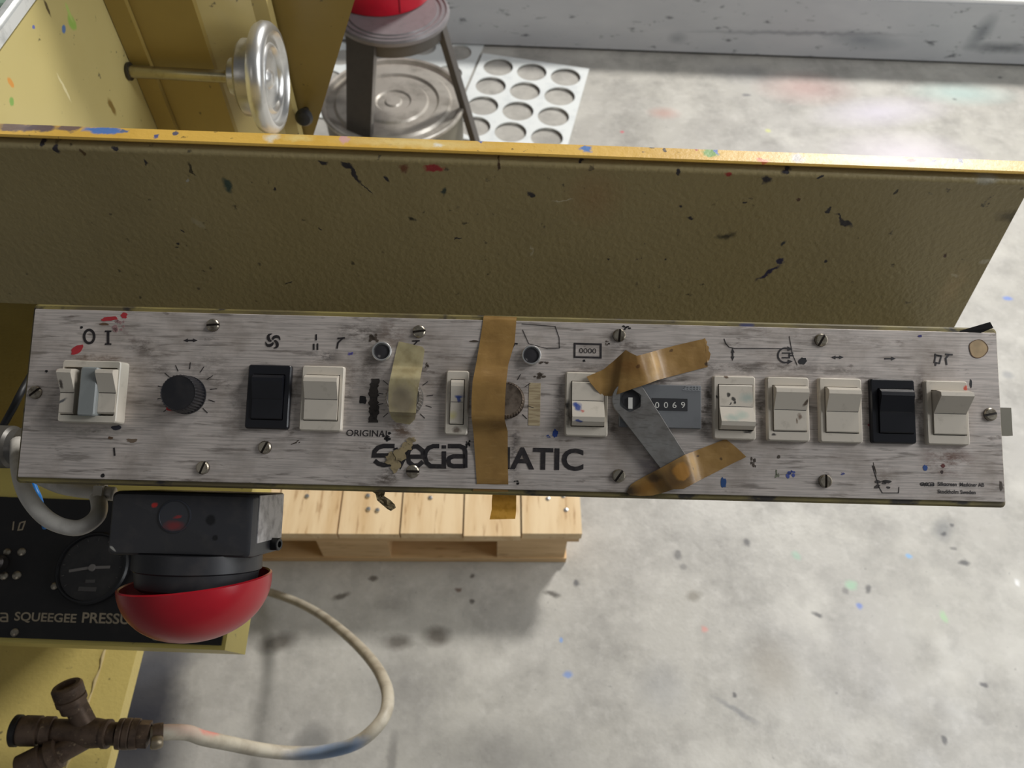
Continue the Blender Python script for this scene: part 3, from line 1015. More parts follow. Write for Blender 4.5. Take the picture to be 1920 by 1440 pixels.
M_bk = simple('black_knob_plastic', rgb(30, 30, 34), .4, var=.4, dark=rgb(66, 62, 60))
k, c = knob('rotary_knob', 351, 741, .0118, .0135, M_bk, None, .07, .86, 'black ribbed knob with a red pointer dot')
bm = BM()
rslab(bm, c.x - .0105, c.x - .0072, c.y - .0102, c.y - .0072, .001, .001, .0048, .0004)
obj('pointer_dot', bm, simple('red_dot', rgb(200, 40, 44), .4), k)
ticks(L(351, 735), .0145, .0188, [-133, -105, -80, -52, -27, 2, 30, 55, 82, 108, 133])
M_kn = MatB('knurled_metal', rgb(186, 180, 172), .33, .9).dirt(70, .45, .7, rgb(100, 88, 76), .7).done()
k, c = knob('rotary_knob', 759, 747, .0116, .0085, M_kn, None, .06, .84, 'metal knurled knob under yellowed tape')
ticks(c, .0138, .0178, [-133, -105, -80, -52, 28, 52, 82, 107, 133])
M_kn2 = MatB('grimy_knob_metal', rgb(140, 126, 112), .45, .7).dirt(90, .42, .62, rgb(74, 62, 52), .85).done()
k, c = knob('rotary_knob', 949, 751, .0114, .0085, M_kn2, None, .06, .84, 'metal knurled knob half under the brown tape')
ticks(L(950, 748), .0138, .0178, [28, 55, 107, 133])

# pilot lamps
for (a, b) in ((717, 660), (996, 667)):
    c = L(a, b)
    bm = BM()
    lathe(bm, Vector((c.x, c.y, .0001)), Vector((0, 0, 1)), [(0, .0062), (.003, .0062), (.0035, .0058), (.0035, .0051), (.0014, .0049)], 32, True, True)
    pl_ = obj('pilot_lamp', bm, M_chrome, CON, smooth=.5)
    bm = BM()
    lathe(bm, Vector((c.x, c.y, .0015)), Vector((0, 0, 1)), [(0, .0048), (.0008, .0046), (.0013, .003), (.0014, .0004)], 24)
    obj('lens', bm, simple('dark_lens', rgb(58, 56, 58), .12), pl_, smooth=.8)

# screws
M_screw = MatB('screw_metal', rgb(176, 168, 152), .32, .9).dirt(220, .45, .65, rgb(90, 76, 60), .7).done()
M_slot = simple('screw_slot', rgb(44, 36, 30), .7)
for (a, b, ang) in ((67, 736, 40), (400, 610, 5), (381, 877, 70), (497, 839, 65), (786, 622, 10), (774, 884, 0), (1161, 629, 85), (1160, 892, 55), (1539, 638, 60), (1547, 902, 88), (1856, 777, 12)):
    c = L(a, b)
    bm = BM()
    o3 = Vector((c.x, c.y, .0001))
    rs = .0041
    lathe(bm, o3, Vector((0, 0, 1)), [(0, rs), (.0006, rs)], 24)
    for f_ in bm.faces:
        f_.material_index = 1
    da, db = Vector((math.cos(R(ang)), math.sin(R(ang)), 0)), Vector((-math.sin(R(ang)), math.cos(R(ang)), 0))
    for s in (-1, 1):
        hs = .0007
        a_0 = math.asin(hs / rs)
        mk = lambda rr, z: [o3 + da * (rr * math.cos(a_0 + (PI - 2 * a_0) * i / 12)) + db * (s * max(hs, rr * math.sin(a_0 + (PI - 2 * a_0) * i / 12))) + Vector((0, 0, z)) for i in range(13)]
        loft(bm, [mk(rs, .0006), mk(rs * .96, .0012), mk(rs * .8, .0018)], True, True)
    obj('screw', bm, [M_screw, M_slot], CON)

# counter
fh = .004
x0, x1, y0, y1 = LB(1161, 721, 1315, 802, fh)
M_cnt = simple('counter_grey', rgb(112, 114, 116), .45, var=.4, dark=rgb(82, 82, 84))
bm = BM()
rslab(bm, x0, x1, y0, y1, .0006, .00005, fh, .0004, 3)
CNT = obj('counter', bm, M_cnt, CON)
CNT['label'] = 'grey counter showing digits'
bm = BM()
a0_, a1_, b0, b1 = LB(1222, 747, 1289, 770, fh)
box(bm, a0_, a1_, b0, b1, fh, fh + .0002)
obj('digit_window', bm, simple('counter_window', rgb(58, 58, 60), .25), CNT)
bm = BM()
for i, (ch, cx) in enumerate((('0', 1232), ('0', 1248.5), ('6', 1264.5), ('9', 1280.5))):
    a0_, a1_, b0, b1 = LB(cx - 3.8, 754, cx + 3.8, 765, fh)
    text_mesh(bm, ch, a0_, a1_, b0, b1, fh + .0003)
M_white = simple('white_print', rgb(214, 212, 204), .5)
obj('digits', bm, M_white, CNT)
bm = BM()
for yy, xx0 in ((725, 1285), (728, 1282), (731, 1280)):
    stroke(bm, [L(xx0, yy, fh), L(1313, yy + 1, fh)], .00035, fh, fh + .0002)
for k in range(5):
    stroke(bm, [L(1286 + k * 6, 724, fh), L(1285 + k * 6, 732, fh)], .00045, fh, fh + .0002)
obj('maker_mark', bm, simple('pale_grey_print', rgb(160, 162, 164), .5), CNT)
c = L(1181, 750)
bm = BM()
lathe(bm, Vector((c.x, c.y, fh)), Vector((0, 0, 1)), [(0, .0056), (.0008, .0056), (.001, .005)], 24)
obj('reset_button', bm, simple('reset_dark', rgb(58, 58, 60), .4), CNT, smooth=.5)
bm = BM()
a0_, a1_, b0, b1 = LB(1177, 746, 1185, 767, fh)
box(bm, a0_, a1_, b0, b1, fh + .0011, fh + .0024)
obj('reset_tab', bm, M_white, CNT, bevel=.0003)

# legends on the plate
sw = lambda pts, zf, wd, bm: stroke(bm, [L(*zf(*p)) for p in pts], wd * MPX, .00005, INK)


def legend(draw, name='symbol'):
    bm = BM()
    draw(bm)
    return obj(name, bm, M_ink, CON)


def arrow(bm, a, b, both, wd=2.8, head=8):
    A_, B_ = Vector(a), Vector(b)
    d = (B_ - A_).normalized()
    n = Vector((-d.y, d.x))
    s0_ = A_ + d * head if both else A_
    stroke(bm, [L(*s0_), L(*(B_ - d * head))], wd * MPX, .00005, INK)
    for tip, dd in ((B_, d),) + (((A_, -d),) if both else ()):
        q = [tip, tip - dd * head + n * head * .42, tip - dd * head - n * head * .42]
        vs = [L(*p) for p in q]
        loft(bm, [[Vector((v.x, v.y, z)) for v in vs] for z in (.00005, INK)])


def ring_px(bm, cx, cy, rx, ry, wd, n=28, a0=0, a1=360):
    pts = [L(cx + rx * math.cos(R(a0 + (a1 - a0) * i / n)), cy - ry * math.sin(R(a0 + (a1 - a0) * i / n))) for i in range(n if a1 - a0 == 360 else n + 1)]
    stroke(bm, pts, wd * MPX, .00005, INK, a1 - a0 == 360)


def d_on(bm):
    ring_px(bm, 167.5, 631, 9.5, 12.5, 4.6)
    sw([(812, 245), (812, 340)], z1, 4.6, bm)
    sw([(788, 245), (836, 245)], z1, 3, bm)
    sw([(788, 341), (836, 341)], z1, 3, bm)


legend(d_on, 'lettering')
legend(lambda bm: arrow(bm, z1(1378, 313), z1(1482, 313), True))


def d_fan(bm):
    c0 = Vector(z2(287, 318))
    for k in range(4):
        pts, wds = [], []
        for i in range(9):
            t = i / 8
            a = R(90 * k - 10 + 95 * t)
            r_ = 2.5 + 11 * min(1, t * 1.5)
            pts.append(Vector((c0.x + r_ * math.cos(a), c0.y + r_ * math.sin(a))))
            wds.append(1.2 + 4.6 * math.sin(PI * min(1, .12 + t * .9)))
        lf_, rt_ = [], []
        for i, p in enumerate(pts):
            d = (pts[min(i + 1, 8)] - pts[max(i - 1, 0)]).normalized()
            n = Vector((-d.y, d.x))
            lf_.append(L(*(p + n * wds[i] / 2)))
            rt_.append(L(*(p - n * wds[i] / 2)))
        loft(bm, [[Vector((a.x, a.y, INK)), Vector((b.x, b.y, INK))] for a, b in zip(lf_, rt_)], False, False, closed=False)


legend(d_fan)


def d_pass(bm):
    sw([(612, 268), (612, 313)], z2, 3, bm)
    sw([(594, 338), (594, 385)], z2, 3, bm)
    sw([(622, 336), (622, 385)], z2, 3, bm)
    sw([(772, 298), (828, 294)], z2, 3, bm)
    sw([(810, 298), (776, 330), (768, 374)], z2, 3, bm)


legend(d_pass)
legend(lambda bm: (sw([(1332, 318), (1388, 316)], z2, 2.4, bm), sw([(1372, 318), (1340, 352)], z2, 2.4, bm)))
legend(lambda bm: (sw([(412, 288), (448, 290)], z3, 3, bm), sw([(428, 292), (412, 320), (404, 350)], z3, 3, bm)))


def d_count(bm):
    a0_, a1_, b0, b1 = LB(1077.5, 645, 1126.5, 670)
    stroke(bm, [(a0_, b0), (a1_, b0), (a1_, b1), (a0_, b1)], 3.4 * MPX, .00005, INK, True)
    a0_, a1_, b0, b1 = LB(1086, 653, 1118, 662.5)
    text_mesh(bm, '0000', a0_, a1_, b0, b1, INK)


legend(d_count, 'lettering')
legend(lambda bm: arrow(bm, z4(172, 298), z4(172, 372), True, 2.8, 8))


def d_plug(bm):
    cx, cy = z4(487, 340)
    ring_px(bm, cx, cy, 13.5, 13.5, 3, 20, 70, 290)
    for s in (-1, 1):
        tip = Vector((cx + 12, cy + s * 12.5))
        q = [L(*p) for p in (tip + Vector((2, -s * 1)), tip + Vector((-8, s * 4.5)), tip + Vector((-7, -s * 4.5)))]
        bm.faces.new([bm.verts.new((v.x, v.y, INK)) for v in q])
        sw([(468, 340 + s * 14), (512, 340 + s * 14)], z4, 2.4, bm)
    sw([(512, 322), (512, 358)], z4, 2.4, bm)
    sw([(512, 328), (536, 326)], z4, 2.4, bm)
    sw([(512, 342), (536, 341)], z4, 2.4, bm)


legend(d_plug)
legend(lambda bm: arrow(bm, z4(763, 352), z4(838, 352), True))
legend(lambda bm: arrow(bm, z4(1083, 360), z4(1150, 360), False, 2.6, 8))
legend(lambda bm: (sw([(1390, 338), (1424, 344), (1412, 388), (1382, 382), (1390, 338), (1424, 344)], z4, 2.6, bm), sw([(1392, 384), (1388, 402)], z4, 3, bm), sw([(1388, 330), (1386, 344)], z4, 2.4, bm),
                   sw([(1448, 334), (1492, 336)], z4, 3, bm), sw([(1470, 336), (1450, 358), (1456, 398)], z4, 3, bm)))


def d_text(txt, b, bold=0.0):
    def f(bm):
        q = LB(*b)
        text_mesh(bm, txt, *q, INK, bold=bold)
    return legend(f, 'lettering')


d_text('ORIGINAL', (649.5, 806.5, 731, 818.5), .006)
LOGO = [
    [(1200, 1105), (1115, 1105), (1075, 1118), (1050, 1145), (1045, 1176), (1195, 1176), (1190, 1215), (1160, 1243), (1120, 1248), (1080, 1238), (1050, 1215)],
    [(1205, 1120), (1228, 1200), (1245, 1250), (1268, 1200), (1290, 1120)],
    [(1300, 1185), (1418, 1185), (1410, 1140), (1370, 1108), (1335, 1110), (1305, 1140), (1298, 1185), (1308, 1225), (1340, 1252), (1380, 1250), (1412, 1222)],
    [(1535, 1106), (1490, 1106), (1455, 1120), (1432, 1150), (1428, 1190), (1440, 1230), (1470, 1256), (1570, 1258), (1570, 1145)],
    [(1570, 1100), (1570, 1124)],
    [(1600, 1106), (1690, 1106), (1722, 1120), (1730, 1150), (1730, 1268)],
    [(1730, 1182), (1640, 1182), (1610, 1196), (1602, 1218), (1612, 1246), (1640, 1256), (1730, 1256)],
]


def d_logo(bm):
    for s in LOGO:
        sw(s, z2, 8.2, bm)


legend(d_logo, 'lettering')
d_text('MATIC', (914, 839, 1094, 881), .026)


def d_small(bm):
    for s in LOGO:
        stroke(bm, [L(1726 + (x - 1045) / 690 * 25, 905 + (y - 1105) / 160 * 6) for x, y in s], 1.5 * MPX, .00005, INK)
    text_mesh(bm, 'Silkscreen  Maskiner AB', *LB(1758, 904.5, 1845, 912), INK, bold=.025)
    text_mesh(bm, 'Stockholm Sweden', *LB(1758, 918.5, 1829, 926), INK, bold=.025)


legend(d_small, 'lettering')
legend(lambda bm: sw([(856, 1118), (862, 1178)], z1, 3, bm), 'pen_mark')
# dark rubbed bar beside the taped knob; yellowed strip beside the other
bm = BM()
rr_ = random.Random(5)
lo, ro = [], []
for i in range(25):
    y_ = 600 + 330 * i / 24
    lo.append(L(*z2(1008 + rr_.uniform(-8, 10) + (12 if i < 4 else 0), y_)))
    ro.append(L(*z2(1082 + rr_.uniform(-12, 8) - 6 * (i / 24), y_)))
loft(bm, [[Vector((a.x, a.y, .0002)), Vector((b.x, b.y, .0002))] for a, b in zip(lo, ro)], False, False, closed=False)
obj('rubbed_bar', bm, simple('rubbed_black', rgb(60, 54, 50), .7, var=.9, scale=400, dark=rgb(20, 18, 18)), CON)
bm = BM()
rslab(bm, *LB(991, 718, 1013, 798), .0004, .00004, .0002, .00005, 3)
m = MatB('yellowed_strip', rgb(176, 160, 128), .5)
m.dirt(700, .5, .55, rgb(140, 122, 92), .7, 2, stretch=(.1, 1, 1))
obj('yellowed_strip', bm, m.done(), CON)
c = L(1834, 654)
bm = BM()
pts = [(c.x + (.0058 + .0004 * math.sin(3 * t + 1)) * math.cos(t), c.y + (.0058 + .0004 * math.sin(2 * t)) * math.sin(t)) for t in [2 * PI * i / 36 for i in range(36)]]
loft(bm, [lift(pts, .00004), lift(pts, .0002)])
stk = obj('round_sticker', bm, simple('tan_paper', rgb(188, 160, 118), .6, var=.5), CON)
bm = BM()
stroke(bm, pts, .0004, .0002, .0003, True)
obj('sticker_edge', bm, simple('brown_edge', rgb(110, 80, 50), .6), stk)
# scratches cut by a knife
legend(lambda bm: (sw([(120, 240), (132, 270), (150, 290), (180, 298), (470, 300)], z4, 1.2, bm), sw([(512, 225), (530, 330), (560, 400)], z4, .8, bm)), 'scratch')
legend(lambda bm: (sw([(475, 162), (600, 172), (690, 178), (715, 250), (718, 318), (640, 322), (520, 290), (480, 200)], z3, .9, bm)), 'scratch')
legend(lambda bm: (sw([(1010, 1000), (1050, 1130), (1070, 1165), (1168, 1165), (1170, 1130)], z4, 1.0, bm)), 'scratch')
# clip at the right end, black tape corner
bm = BM()
a_, b_ = L(1872, 764, -.012), L(1899, 817, -.012)
box(bm, a_.x, b_.x, b_.y, a_.y, -.018, -.012)
obj('side_clip', bm, simple('grey_clip', rgb(132, 128, 116), .4, .5), CON, bevel=.0008)
bm = BM()
q = [L(1793, 622, .001), L(1852, 605, .001), L(1858, 616, .001), L(1838, 625, .001)]
loft(bm, [[Vector((v.x, v.y, z)) for v, z in zip(q, (-.003, .003, .003, -.001))], [Vector((v.x, v.y, z)) for v, z in zip(q, (-.0025, .0035, .0035, -.0005))]])
obj('corner_tape', bm, simple('black_tape', rgb(36, 34, 34), .5), CON)


# ------------------------------------------------------------------ tapes and spanner on the plate
def tape_mat(name, color, dark, light, spots=(), off=Vector((0, 0, 0))):
    m = MatB(name, color, .42)
    m.dirt(45, .45, .65, dark, .6, 5)
    m.dirt(400, .55, .7, light, .35, 3, stretch=(.2, 1, 1))
    its = [PB(*s[:2], *s[2:5], *(s[5:] if len(s) > 5 else ())) for s in spots]
    m.blobs([(tuple(Vector(i[0]) - off),) + i[1:] for i in its], m.distort(200, .004))
    m.bump(m.noise(140, 3), .2, .001)
    return m.done()


def strip(bm, rows, nx=6, th=.00018, zf=None):
    """rows: (left px, right px, height); an even grid across each row"""
    ups, dns = [], []
    for (l_, r_p, h) in rows:
        u = []
        for i in range(nx + 1):
            t = i / nx
            px, py = l_[0] + (r_p[0] - l_[0]) * t, l_[1] + (r_p[1] - l_[1]) * t
            hh = h + (zf(px, py) if zf else 0) + .0002
            q = L(px, py, hh)
            u.append(Vector((q.x, q.y, hh)))
        ups.append(u)
    top_ = [[bm.verts.new(p) for p in u] for u in ups]
    bot_ = [[bm.verts.new(p - Vector((0, 0, th))) for p in u] for u in ups]
    for a, b in zip(range(len(ups) - 1), range(1, len(ups))):
        for i in range(nx):
            bm.faces.new((top_[a][i], top_[a][i + 1], top_[b][i + 1], top_[b][i]))
            bm.faces.new((bot_[a][i + 1], bot_[a][i], bot_[b][i], bot_[b][i + 1]))
        bm.faces.new((top_[a][0], top_[b][0], bot_[b][0], bot_[a][0]))
        bm.faces.new((top_[b][nx], top_[a][nx], bot_[a][nx], bot_[b][nx]))
    for a in (0, len(ups) - 1):
        for i in range(nx):
            bm.faces.new((top_[a][i], bot_[a][i], bot_[a][i + 1], top_[a][i + 1]))
    return bm


def densify(rows, k=4):
    out = []
    for (a, b) in zip(rows, rows[1:]):
        for i in range(k):
            t = i / k
            f = lambda p, q: (p[0] + (q[0] - p[0]) * t, p[1] + (q[1] - p[1]) * t)
            s = t * t * (3 - 2 * t)
            out.append((f(a[0], b[0]), f(a[1], b[1]), a[2] + (b[2] - a[2]) * s))
    out.append(rows[-1])
    return out


TAPE, TDARK, TLITE = rgb(150, 116, 62), rgb(122, 90, 44), rgb(170, 136, 82)
vt = thing('brown_tape', 'brown packing tape strip wrapped vertically over the console and a half hidden knob', 'tape', CONS @ T((L(920, 757).x, 0, 0)), 'brown tapes on the console')
VTO = Vector((L(920, 757).x, 0, 0))


def shift(bm, off):
    bmesh.ops.translate(bm, vec=-off, verts=bm.verts)
    return bm


rows = [((907, 592), (969, 594), -.0008), ((906, 600), (968, 602), .0002), ((900, 640), (965, 642), .0005), ((893, 680), (953, 684), .003), ((886, 716), (949, 720), .0092),
        ((884, 750), (947, 750), .0094), ((884, 782), (946, 786), .0090), ((888, 815), (952, 809), .0022), ((891, 860), (952, 860), .0003), ((894, 906), (953, 907), .0002), ((891, 910), (953, 911), -.0009), ((887, 917), (953, 918), -.0010), ((886, 921), (953, 922), -.0016)]
bm = strip(BM(), densify(rows), 8, zf=lambda x, y: .0004 * noise.noise(Vector((x * .03, y * .02, 1))))
M_tape = tape_mat('brown_tape_film', TAPE, TDARK, TLITE)
obj('tape_strip', shift(bm, VTO), M_tape, vt, smooth=.8)
bm = strip(BM(), densify([((924, 919), (968, 921), -.005), ((922, 940), (968, 944), -.010), ((922, 955), (968, 958), -.011), ((918, 974), (966, 973), -.008)]), 8,
           zf=lambda x, y: .0006 * noise.noise(Vector((x * .08, y * .08, 4))))
m = MatB('tape_back', rgb(226, 190, 110), .5)
m.dirt(300, .45, .62, rgb(160, 120, 46), .8, 4)
tl_ = m.n('ShaderNodeBsdfTranslucent')
tl_.inputs[0].default_value = rgb(250, 218, 130)
mx = m.n('ShaderNodeMixShader')
mx.inputs[0].default_value = .7
m.l(m.b.outputs[0], mx.inputs[1])
m.l(tl_.outputs[0], mx.inputs[2])
mt_ = m.done()
m.l(mx.outputs[0], m.nt.nodes['Material Output'].inputs['Surface'])
o = obj('torn_end', shift(bm, VTO), mt_, vt, smooth=.8)
o['label'] = 'lighter torn end hanging below'

ut = thing('brown_tape', 'crooked torn brown tape stuck above the counter, holding the spanner head', 'tape', CONS @ T((L(1220, 690).x, L(1220, 690).y, 0)), 'brown tapes on the console')
UTO = Vector((L(1220, 690).x, L(1220, 690).y, 0))
rows = [(z6(0, 450), z6(30, 500), .0048), (z6(60, 425), z6(70, 548), .0046), (z6(130, 395), z6(120, 600), .0044), (z6(215, 325), z6(190, 603), .0048), (z6(310, 238), z6(245, 590), .0078), (z6(350, 262), z6(370, 545), .0086),
        (z6(400, 285), z6(470, 512), .0090), (z6(500, 258), z6(560, 478), .0068), (z6(570, 238), z6(640, 456), .0018), (z6(700, 203), z6(760, 425), .0006), (z6(850, 168), z6(900, 388), .0004), (z6(925, 152), z6(958, 374), .0004), (z6(940, 142), z6(962, 368), .0004)]
rows = densify(rows, 3)
bm = strip(BM(), rows, 8, zf=lambda x, y: .0005 * noise.noise(Vector((x * .05, y * .05, 2))))
# torn right end
ends = [z6(940, 145), z6(958, 175), z6(952, 196), z6(972, 214), z6(968, 240), z6(985, 268), z6(976, 312), z6(958, 345), z6(962, 372)]
rows2 = []
bm2v = [L(*e, .0006) for e in ends]
base = [L(*z6(938 + 22 * i / 8, 146 + 224 * i / 8), .0006) for i in range(9)]
loft(bm, [[Vector((v.x, v.y, .0006)) for v in base], [Vector((v.x, v.y, .0005)) for v in bm2v]], False, False, closed=False)
obj('tape_strip', shift(bm, UTO), tape_mat('brown_tape_upper', TAPE, TDARK, TLITE, [(1223, 690, 11, 30, rgb(190, 150, 84), .6, .8, -.1), (1175, 690, 36, 20, rgb(124, 84, 34), .8, .7), (1192, 690, 4, 4, rgb(90, 56, 20)), (1257, 658, 4, 3, rgb(90, 62, 28)), (1325, 683, 4, 6, rgb(60, 44, 26), .5)], UTO), ut, smooth=.8)

lt = thing('brown_tape', 'torn brown tape over the spanner end at the lower edge, with a ring imprint', 'tape', CONS @ T((L(1280, 880).x, L(1280, 880).y, 0)), 'brown tapes on the console')
LTO = Vector((L(1280, 880).x, L(1280, 880).y, 0))
rows = [(z6(315, 1368), z6(345, 1392), .0008), (z6(350, 1310), z6(430, 1398), .0009), (z6(390, 1282), z6(520, 1395), .0012), (z6(480, 1232), z6(600, 1375), .0016), (z6(590, 1175), z6(690, 1345), .0056), (z6(690, 1118), z6(770, 1342), .0062),
        (z6(780, 1070), z6(850, 1300), .0056), (z6(860, 1040), z6(920, 1262), .0012), (z6(950, 1005), z6(1020, 1212), .0005), (z6(1050, 966), z6(1120, 1160), .0004), (z6(1105, 945), z6(1190, 1125), .0004), (z6(1150, 980), z6(1235, 1105), .0004), (z6(1200, 1022), z6(1268, 1087), .0004)]
bm = strip(BM(), densify(rows, 3), 8, zf=lambda x, y: .0004 * noise.noise(Vector((x * .05, y * .05, 7))))
tc_ = L(*z6(738, 1205), .004)
obj('tape_strip', shift(bm, LTO), tape_mat('brown_tape_lower', TAPE, TDARK, TLITE, [(1182, 922, 30, 12, rgb(40, 30, 20), .6, .9, -.2), (1270, 890, 32, 30, rgb(88, 64, 36), .5, .8), (1215, 912, 26, 14, rgb(142, 98, 34), .7, .8, -.4), (1273.5, 884, 17, 17, rgb(158, 112, 46), .2, 1),
    (1300, 876, 10, 24, rgb(178, 138, 66), .6, .8, -.3), (1308, 855, 3, 3, rgb(80, 56, 26)), (1350, 860, 3, 3, rgb(80, 56, 26)), (1225, 895, 14, 8, rgb(80, 58, 32), .6, .8)], LTO), lt, smooth=.8)

mt = thing('masking_tape', 'yellowed translucent masking tape piece draped over the metal knurled knob', 'tape', CONS @ T((L(760, 720).x, L(760, 720).y, 0)))
MTO = Vector((L(760, 720).x, L(760, 720).y, 0))
rows = [((748, 640), (792, 650), .0003), ((744, 652), (796, 656), .0003), ((737, 684), (792, 688), .0005), ((735, 694), (790, 698), .0040), ((732, 707), (788, 710), .0100), ((729, 722), (785, 724), .0100), ((728, 750), (781, 750), .0098), ((730, 772), (780, 774), .0098), ((734, 784), (778, 786), .0030), ((742, 792), (768, 796), .0006)]
bm = strip(BM(), densify(rows), 8, zf=lambda x, y: .0004 * noise.noise(Vector((x * .06, y * .06, 9))))
m = MatB('masking_film', rgb(194, 182, 140), .4)
m.dirt(90, .45, .65, rgb(150, 132, 88), .6, 5)
its = [PB(757, 752, 27, 33, rgb(152, 140, 118), .4, .85), PB(757, 750, 14, 16, rgb(128, 116, 94), .6, .5)]
m.blobs([(tuple(Vector(i[0]) - MTO),) + i[1:] for i in its], m.distort(250, .004))
tb = m.n('ShaderNodeBsdfTransparent')
mx = m.n('ShaderNodeMixShader')
mx.inputs[0].default_value = .34
m.l(m.b.outputs[0], mx.inputs[1])
m.l(tb.outputs[0], mx.inputs[2])
mat_ = m.done()
m.l(mx.outputs[0], m.nt.nodes['Material Output'].inputs['Surface'])
obj('tape_strip', shift(bm, MTO), mat_, mt, smooth=.8)

sc_ = thing('tape_scrap', 'crumpled grimy tape scrap sticking out below the logo at the lower edge', 'tape', CONS @ T((L(720, 935).x, L(720, 935).y, -.004)))
SCO = Vector((L(720, 935).x, L(720, 935).y, -.004))
rows = [((694, 919), (736, 920), -.0045), ((704, 926), (722, 922), -.0062), ((707, 938), (720, 930), -.0056), ((716, 946), (732, 938), -.0066), ((727, 955), (740, 946), -.0058), ((733, 958), (742, 952), -.0062)]
bm = strip(BM(), densify(rows, 3), 5, th=.0008, zf=lambda x, y: .0022 * noise.noise(Vector((x * .25, y * .25, 3))))
obj('scrap', shift(bm, SCO), simple('grimy_tape', rgb(120, 106, 76), .7, var=.9, scale=300, dark=rgb(56, 48, 36)), sc_)
# stuck residue across the logo
bm = BM()
rr_ = random.Random(9)
for (cx, cy, ax_, by_, an) in ((762, 838, 14, 9, .5), (750, 852, 12, 12, .2), (735, 862, 12, 14, .4), (742, 874, 10, 12, -.2), (770, 826, 9, 6, .4)):
    pts = []
    for i in range(16):
        t = 2 * PI * i / 16
        k_ = 1 + rr_.uniform(-.3, .25)
        x, y = ax_ * k_ * math.cos(t), by_ * k_ * math.sin(t)
        pts.append(L(cx + x * math.cos(an) + y * math.sin(an), cy - x * math.sin(an) + y * math.cos(an)))
    zt = .0005 + rr_.uniform(0, .0004)
    loft(bm, [lift(pts, .0002), lift(pts, zt)])
obj('tape_residue', bm, simple('residue', rgb(150, 134, 100), .6, var=.9, scale=260, dark=rgb(84, 72, 54)), CON)

# spanner
ha, hb_ = L(*z6(340, 632), .0062), L(*z6(742, 1208), .0035)
SP = thing('flat_spanner', 'flat steel spanner with a hexagonal hole taped slantwise over the counter', 'spanner', CONS @ T((ha.x, ha.y, .0055)))
d2 = (hb_ - ha)
ln_ = d2.length
d2.normalize()
n2 = Vector((-d2.y, d2.x))
ra, rb2 = 33 * MPX, 25.5 * MPX
outl = []
for i in range(17):
    a = PI / 2 + PI * i / 16
    outl.append(d2 * (ra * math.cos(a)) + n2 * (ra * math.sin(a)))
for i in range(17):
    a = -PI / 2 + PI * i / 16
    outl.append(d2 * (ln_ + rb2 * math.cos(a)) + n2 * (rb2 * math.sin(a)))
NO = len(outl)
hexc = d2 * (2 * MPX)


def hexpt(ang):
    s = PI / 3
    a = (ang % s) - s / 2
    rr = 19.5 * MPX / math.cos(a)
    return rr


inn = []
for i, p in enumerate(outl):
    v = p - hexc
    if i < 17:
        ang = math.atan2(v.y, v.x)
    else:
        base_ang = math.atan2(d2.y, d2.x)
        ang = base_ang - PI / 2 + PI * (i - 16) / 18
    if i < 17:
        ang = math.atan2(d2.y, d2.x) + PI / 2 + PI * i / 16
    off_ = math.atan2(d2.y, d2.x) + R(22)
    rr = hexpt(ang - off_)
    inn.append(hexc + Vector((math.cos(ang), math.sin(ang))) * rr)
tilt = (.0035 - .0062) / ln_
zz_ = lambda p, z: z + p.dot(d2) * tilt
st = .0018
bm = BM()
cyc = [(outl, 0), (outl, st - .0003), ([p * 1 for p in outl], st), (inn, st), (inn, 0)]
loops = []
for k, (ls, z) in enumerate(cyc):
    if k == 2:
        cen = d2 * (ln_ / 2)
        ls = [p + (hexc.lerp(d2 * ln_, min(1, max(0, p.dot(d2) / ln_))) - p).normalized() * .0003 for p in ls]
    loops.append([Vector((p.x, p.y, zz_(p, z))) for p in ls])
loops.append([v.copy() for v in loops[0]])
loft(bm, loops, False, False)
bmesh.ops.remove_doubles(bm, verts=bm.verts, dist=1e-7)
m = MatB('spanner_steel', rgb(150, 148, 144), .42, .75)
m.dirt(60, .42, .68, rgb(112, 106, 100), .7, 6)
m.dirt(600, .55, .65, rgb(96, 92, 88), .4, 2, stretch=(.2, 1, 1))
obj('spanner_body', bm, m.done(), SP, smooth=.4)

# ------------------------------------------------------------------ alarm bell under the console
BO = CONS @ Vector((L(366, 912).x, L(366, 912).y, -.012))
BELL = thing('alarm_bell', 'black alarm bell box with a red dome hanging under the console left end', 'bell', frame(BO, PX, PV, PN))
BI = WORLD[BELL.name].inverted()


def LBell(px, py, h):
    """pixel -> bell frame at height h of its front face"""
    o_ = BO + PN * h
    r = ray(px, py)
    q = BI @ (CAM + r * ((o_ - CAM).dot(PN) / r.dot(PN)))
    return q


M_blk = MatB('bell_black', rgb(44, 44, 47), .42)
M_blk.dirt(60, .5, .7, rgb(66, 62, 60), .5, 5)
q_ = LBell(325, 968, 0)
M_blk.blobs([((LBell(290, 947, 0).x, LBell(290, 947, 0).y, 0), .0022, .0016, .6, rgb(170, 36, 30), .4, .9), ((LBell(395, 975, 0).x, LBell(395, 975, 0).y, 0), .0032, .0036, .3, rgb(14, 14, 16), .3, 1), ((LBell(403, 1008, 0).x, LBell(403, 1008, 0).y, 0), .002, .002, 0, rgb(14, 14, 16), .3, 1),
             ((LBell(211, 1029, 0).x, LBell(211, 1029, 0).y, 0), .0026, .0008, -.7, rgb(170, 168, 160), .4, .9)], M_blk.distort(200, .002))
M_blk = M_blk.done()
b0_, b1_ = LBell(209, 920, 0), LBell(462, 1048, 0)
bm = BM()
BDEP = .062
loft(bm, [lift(rrect(b0_.x + .001, b1_.x + .003, b1_.y, b0_.y, .002), -BDEP), lift(rrect(b0_.x, b1_.x + .003, b1_.y, b0_.y, .003), -.006), lift(rrect(b0_.x + .0006, b1_.x + .0015, b1_.y + .0006, b0_.y - .0006, .003), -.0015), lift(rrect(b0_.x + .002, b1_.x - .0008, b1_.y + .002, b0_.y - .002, .003), 0)])
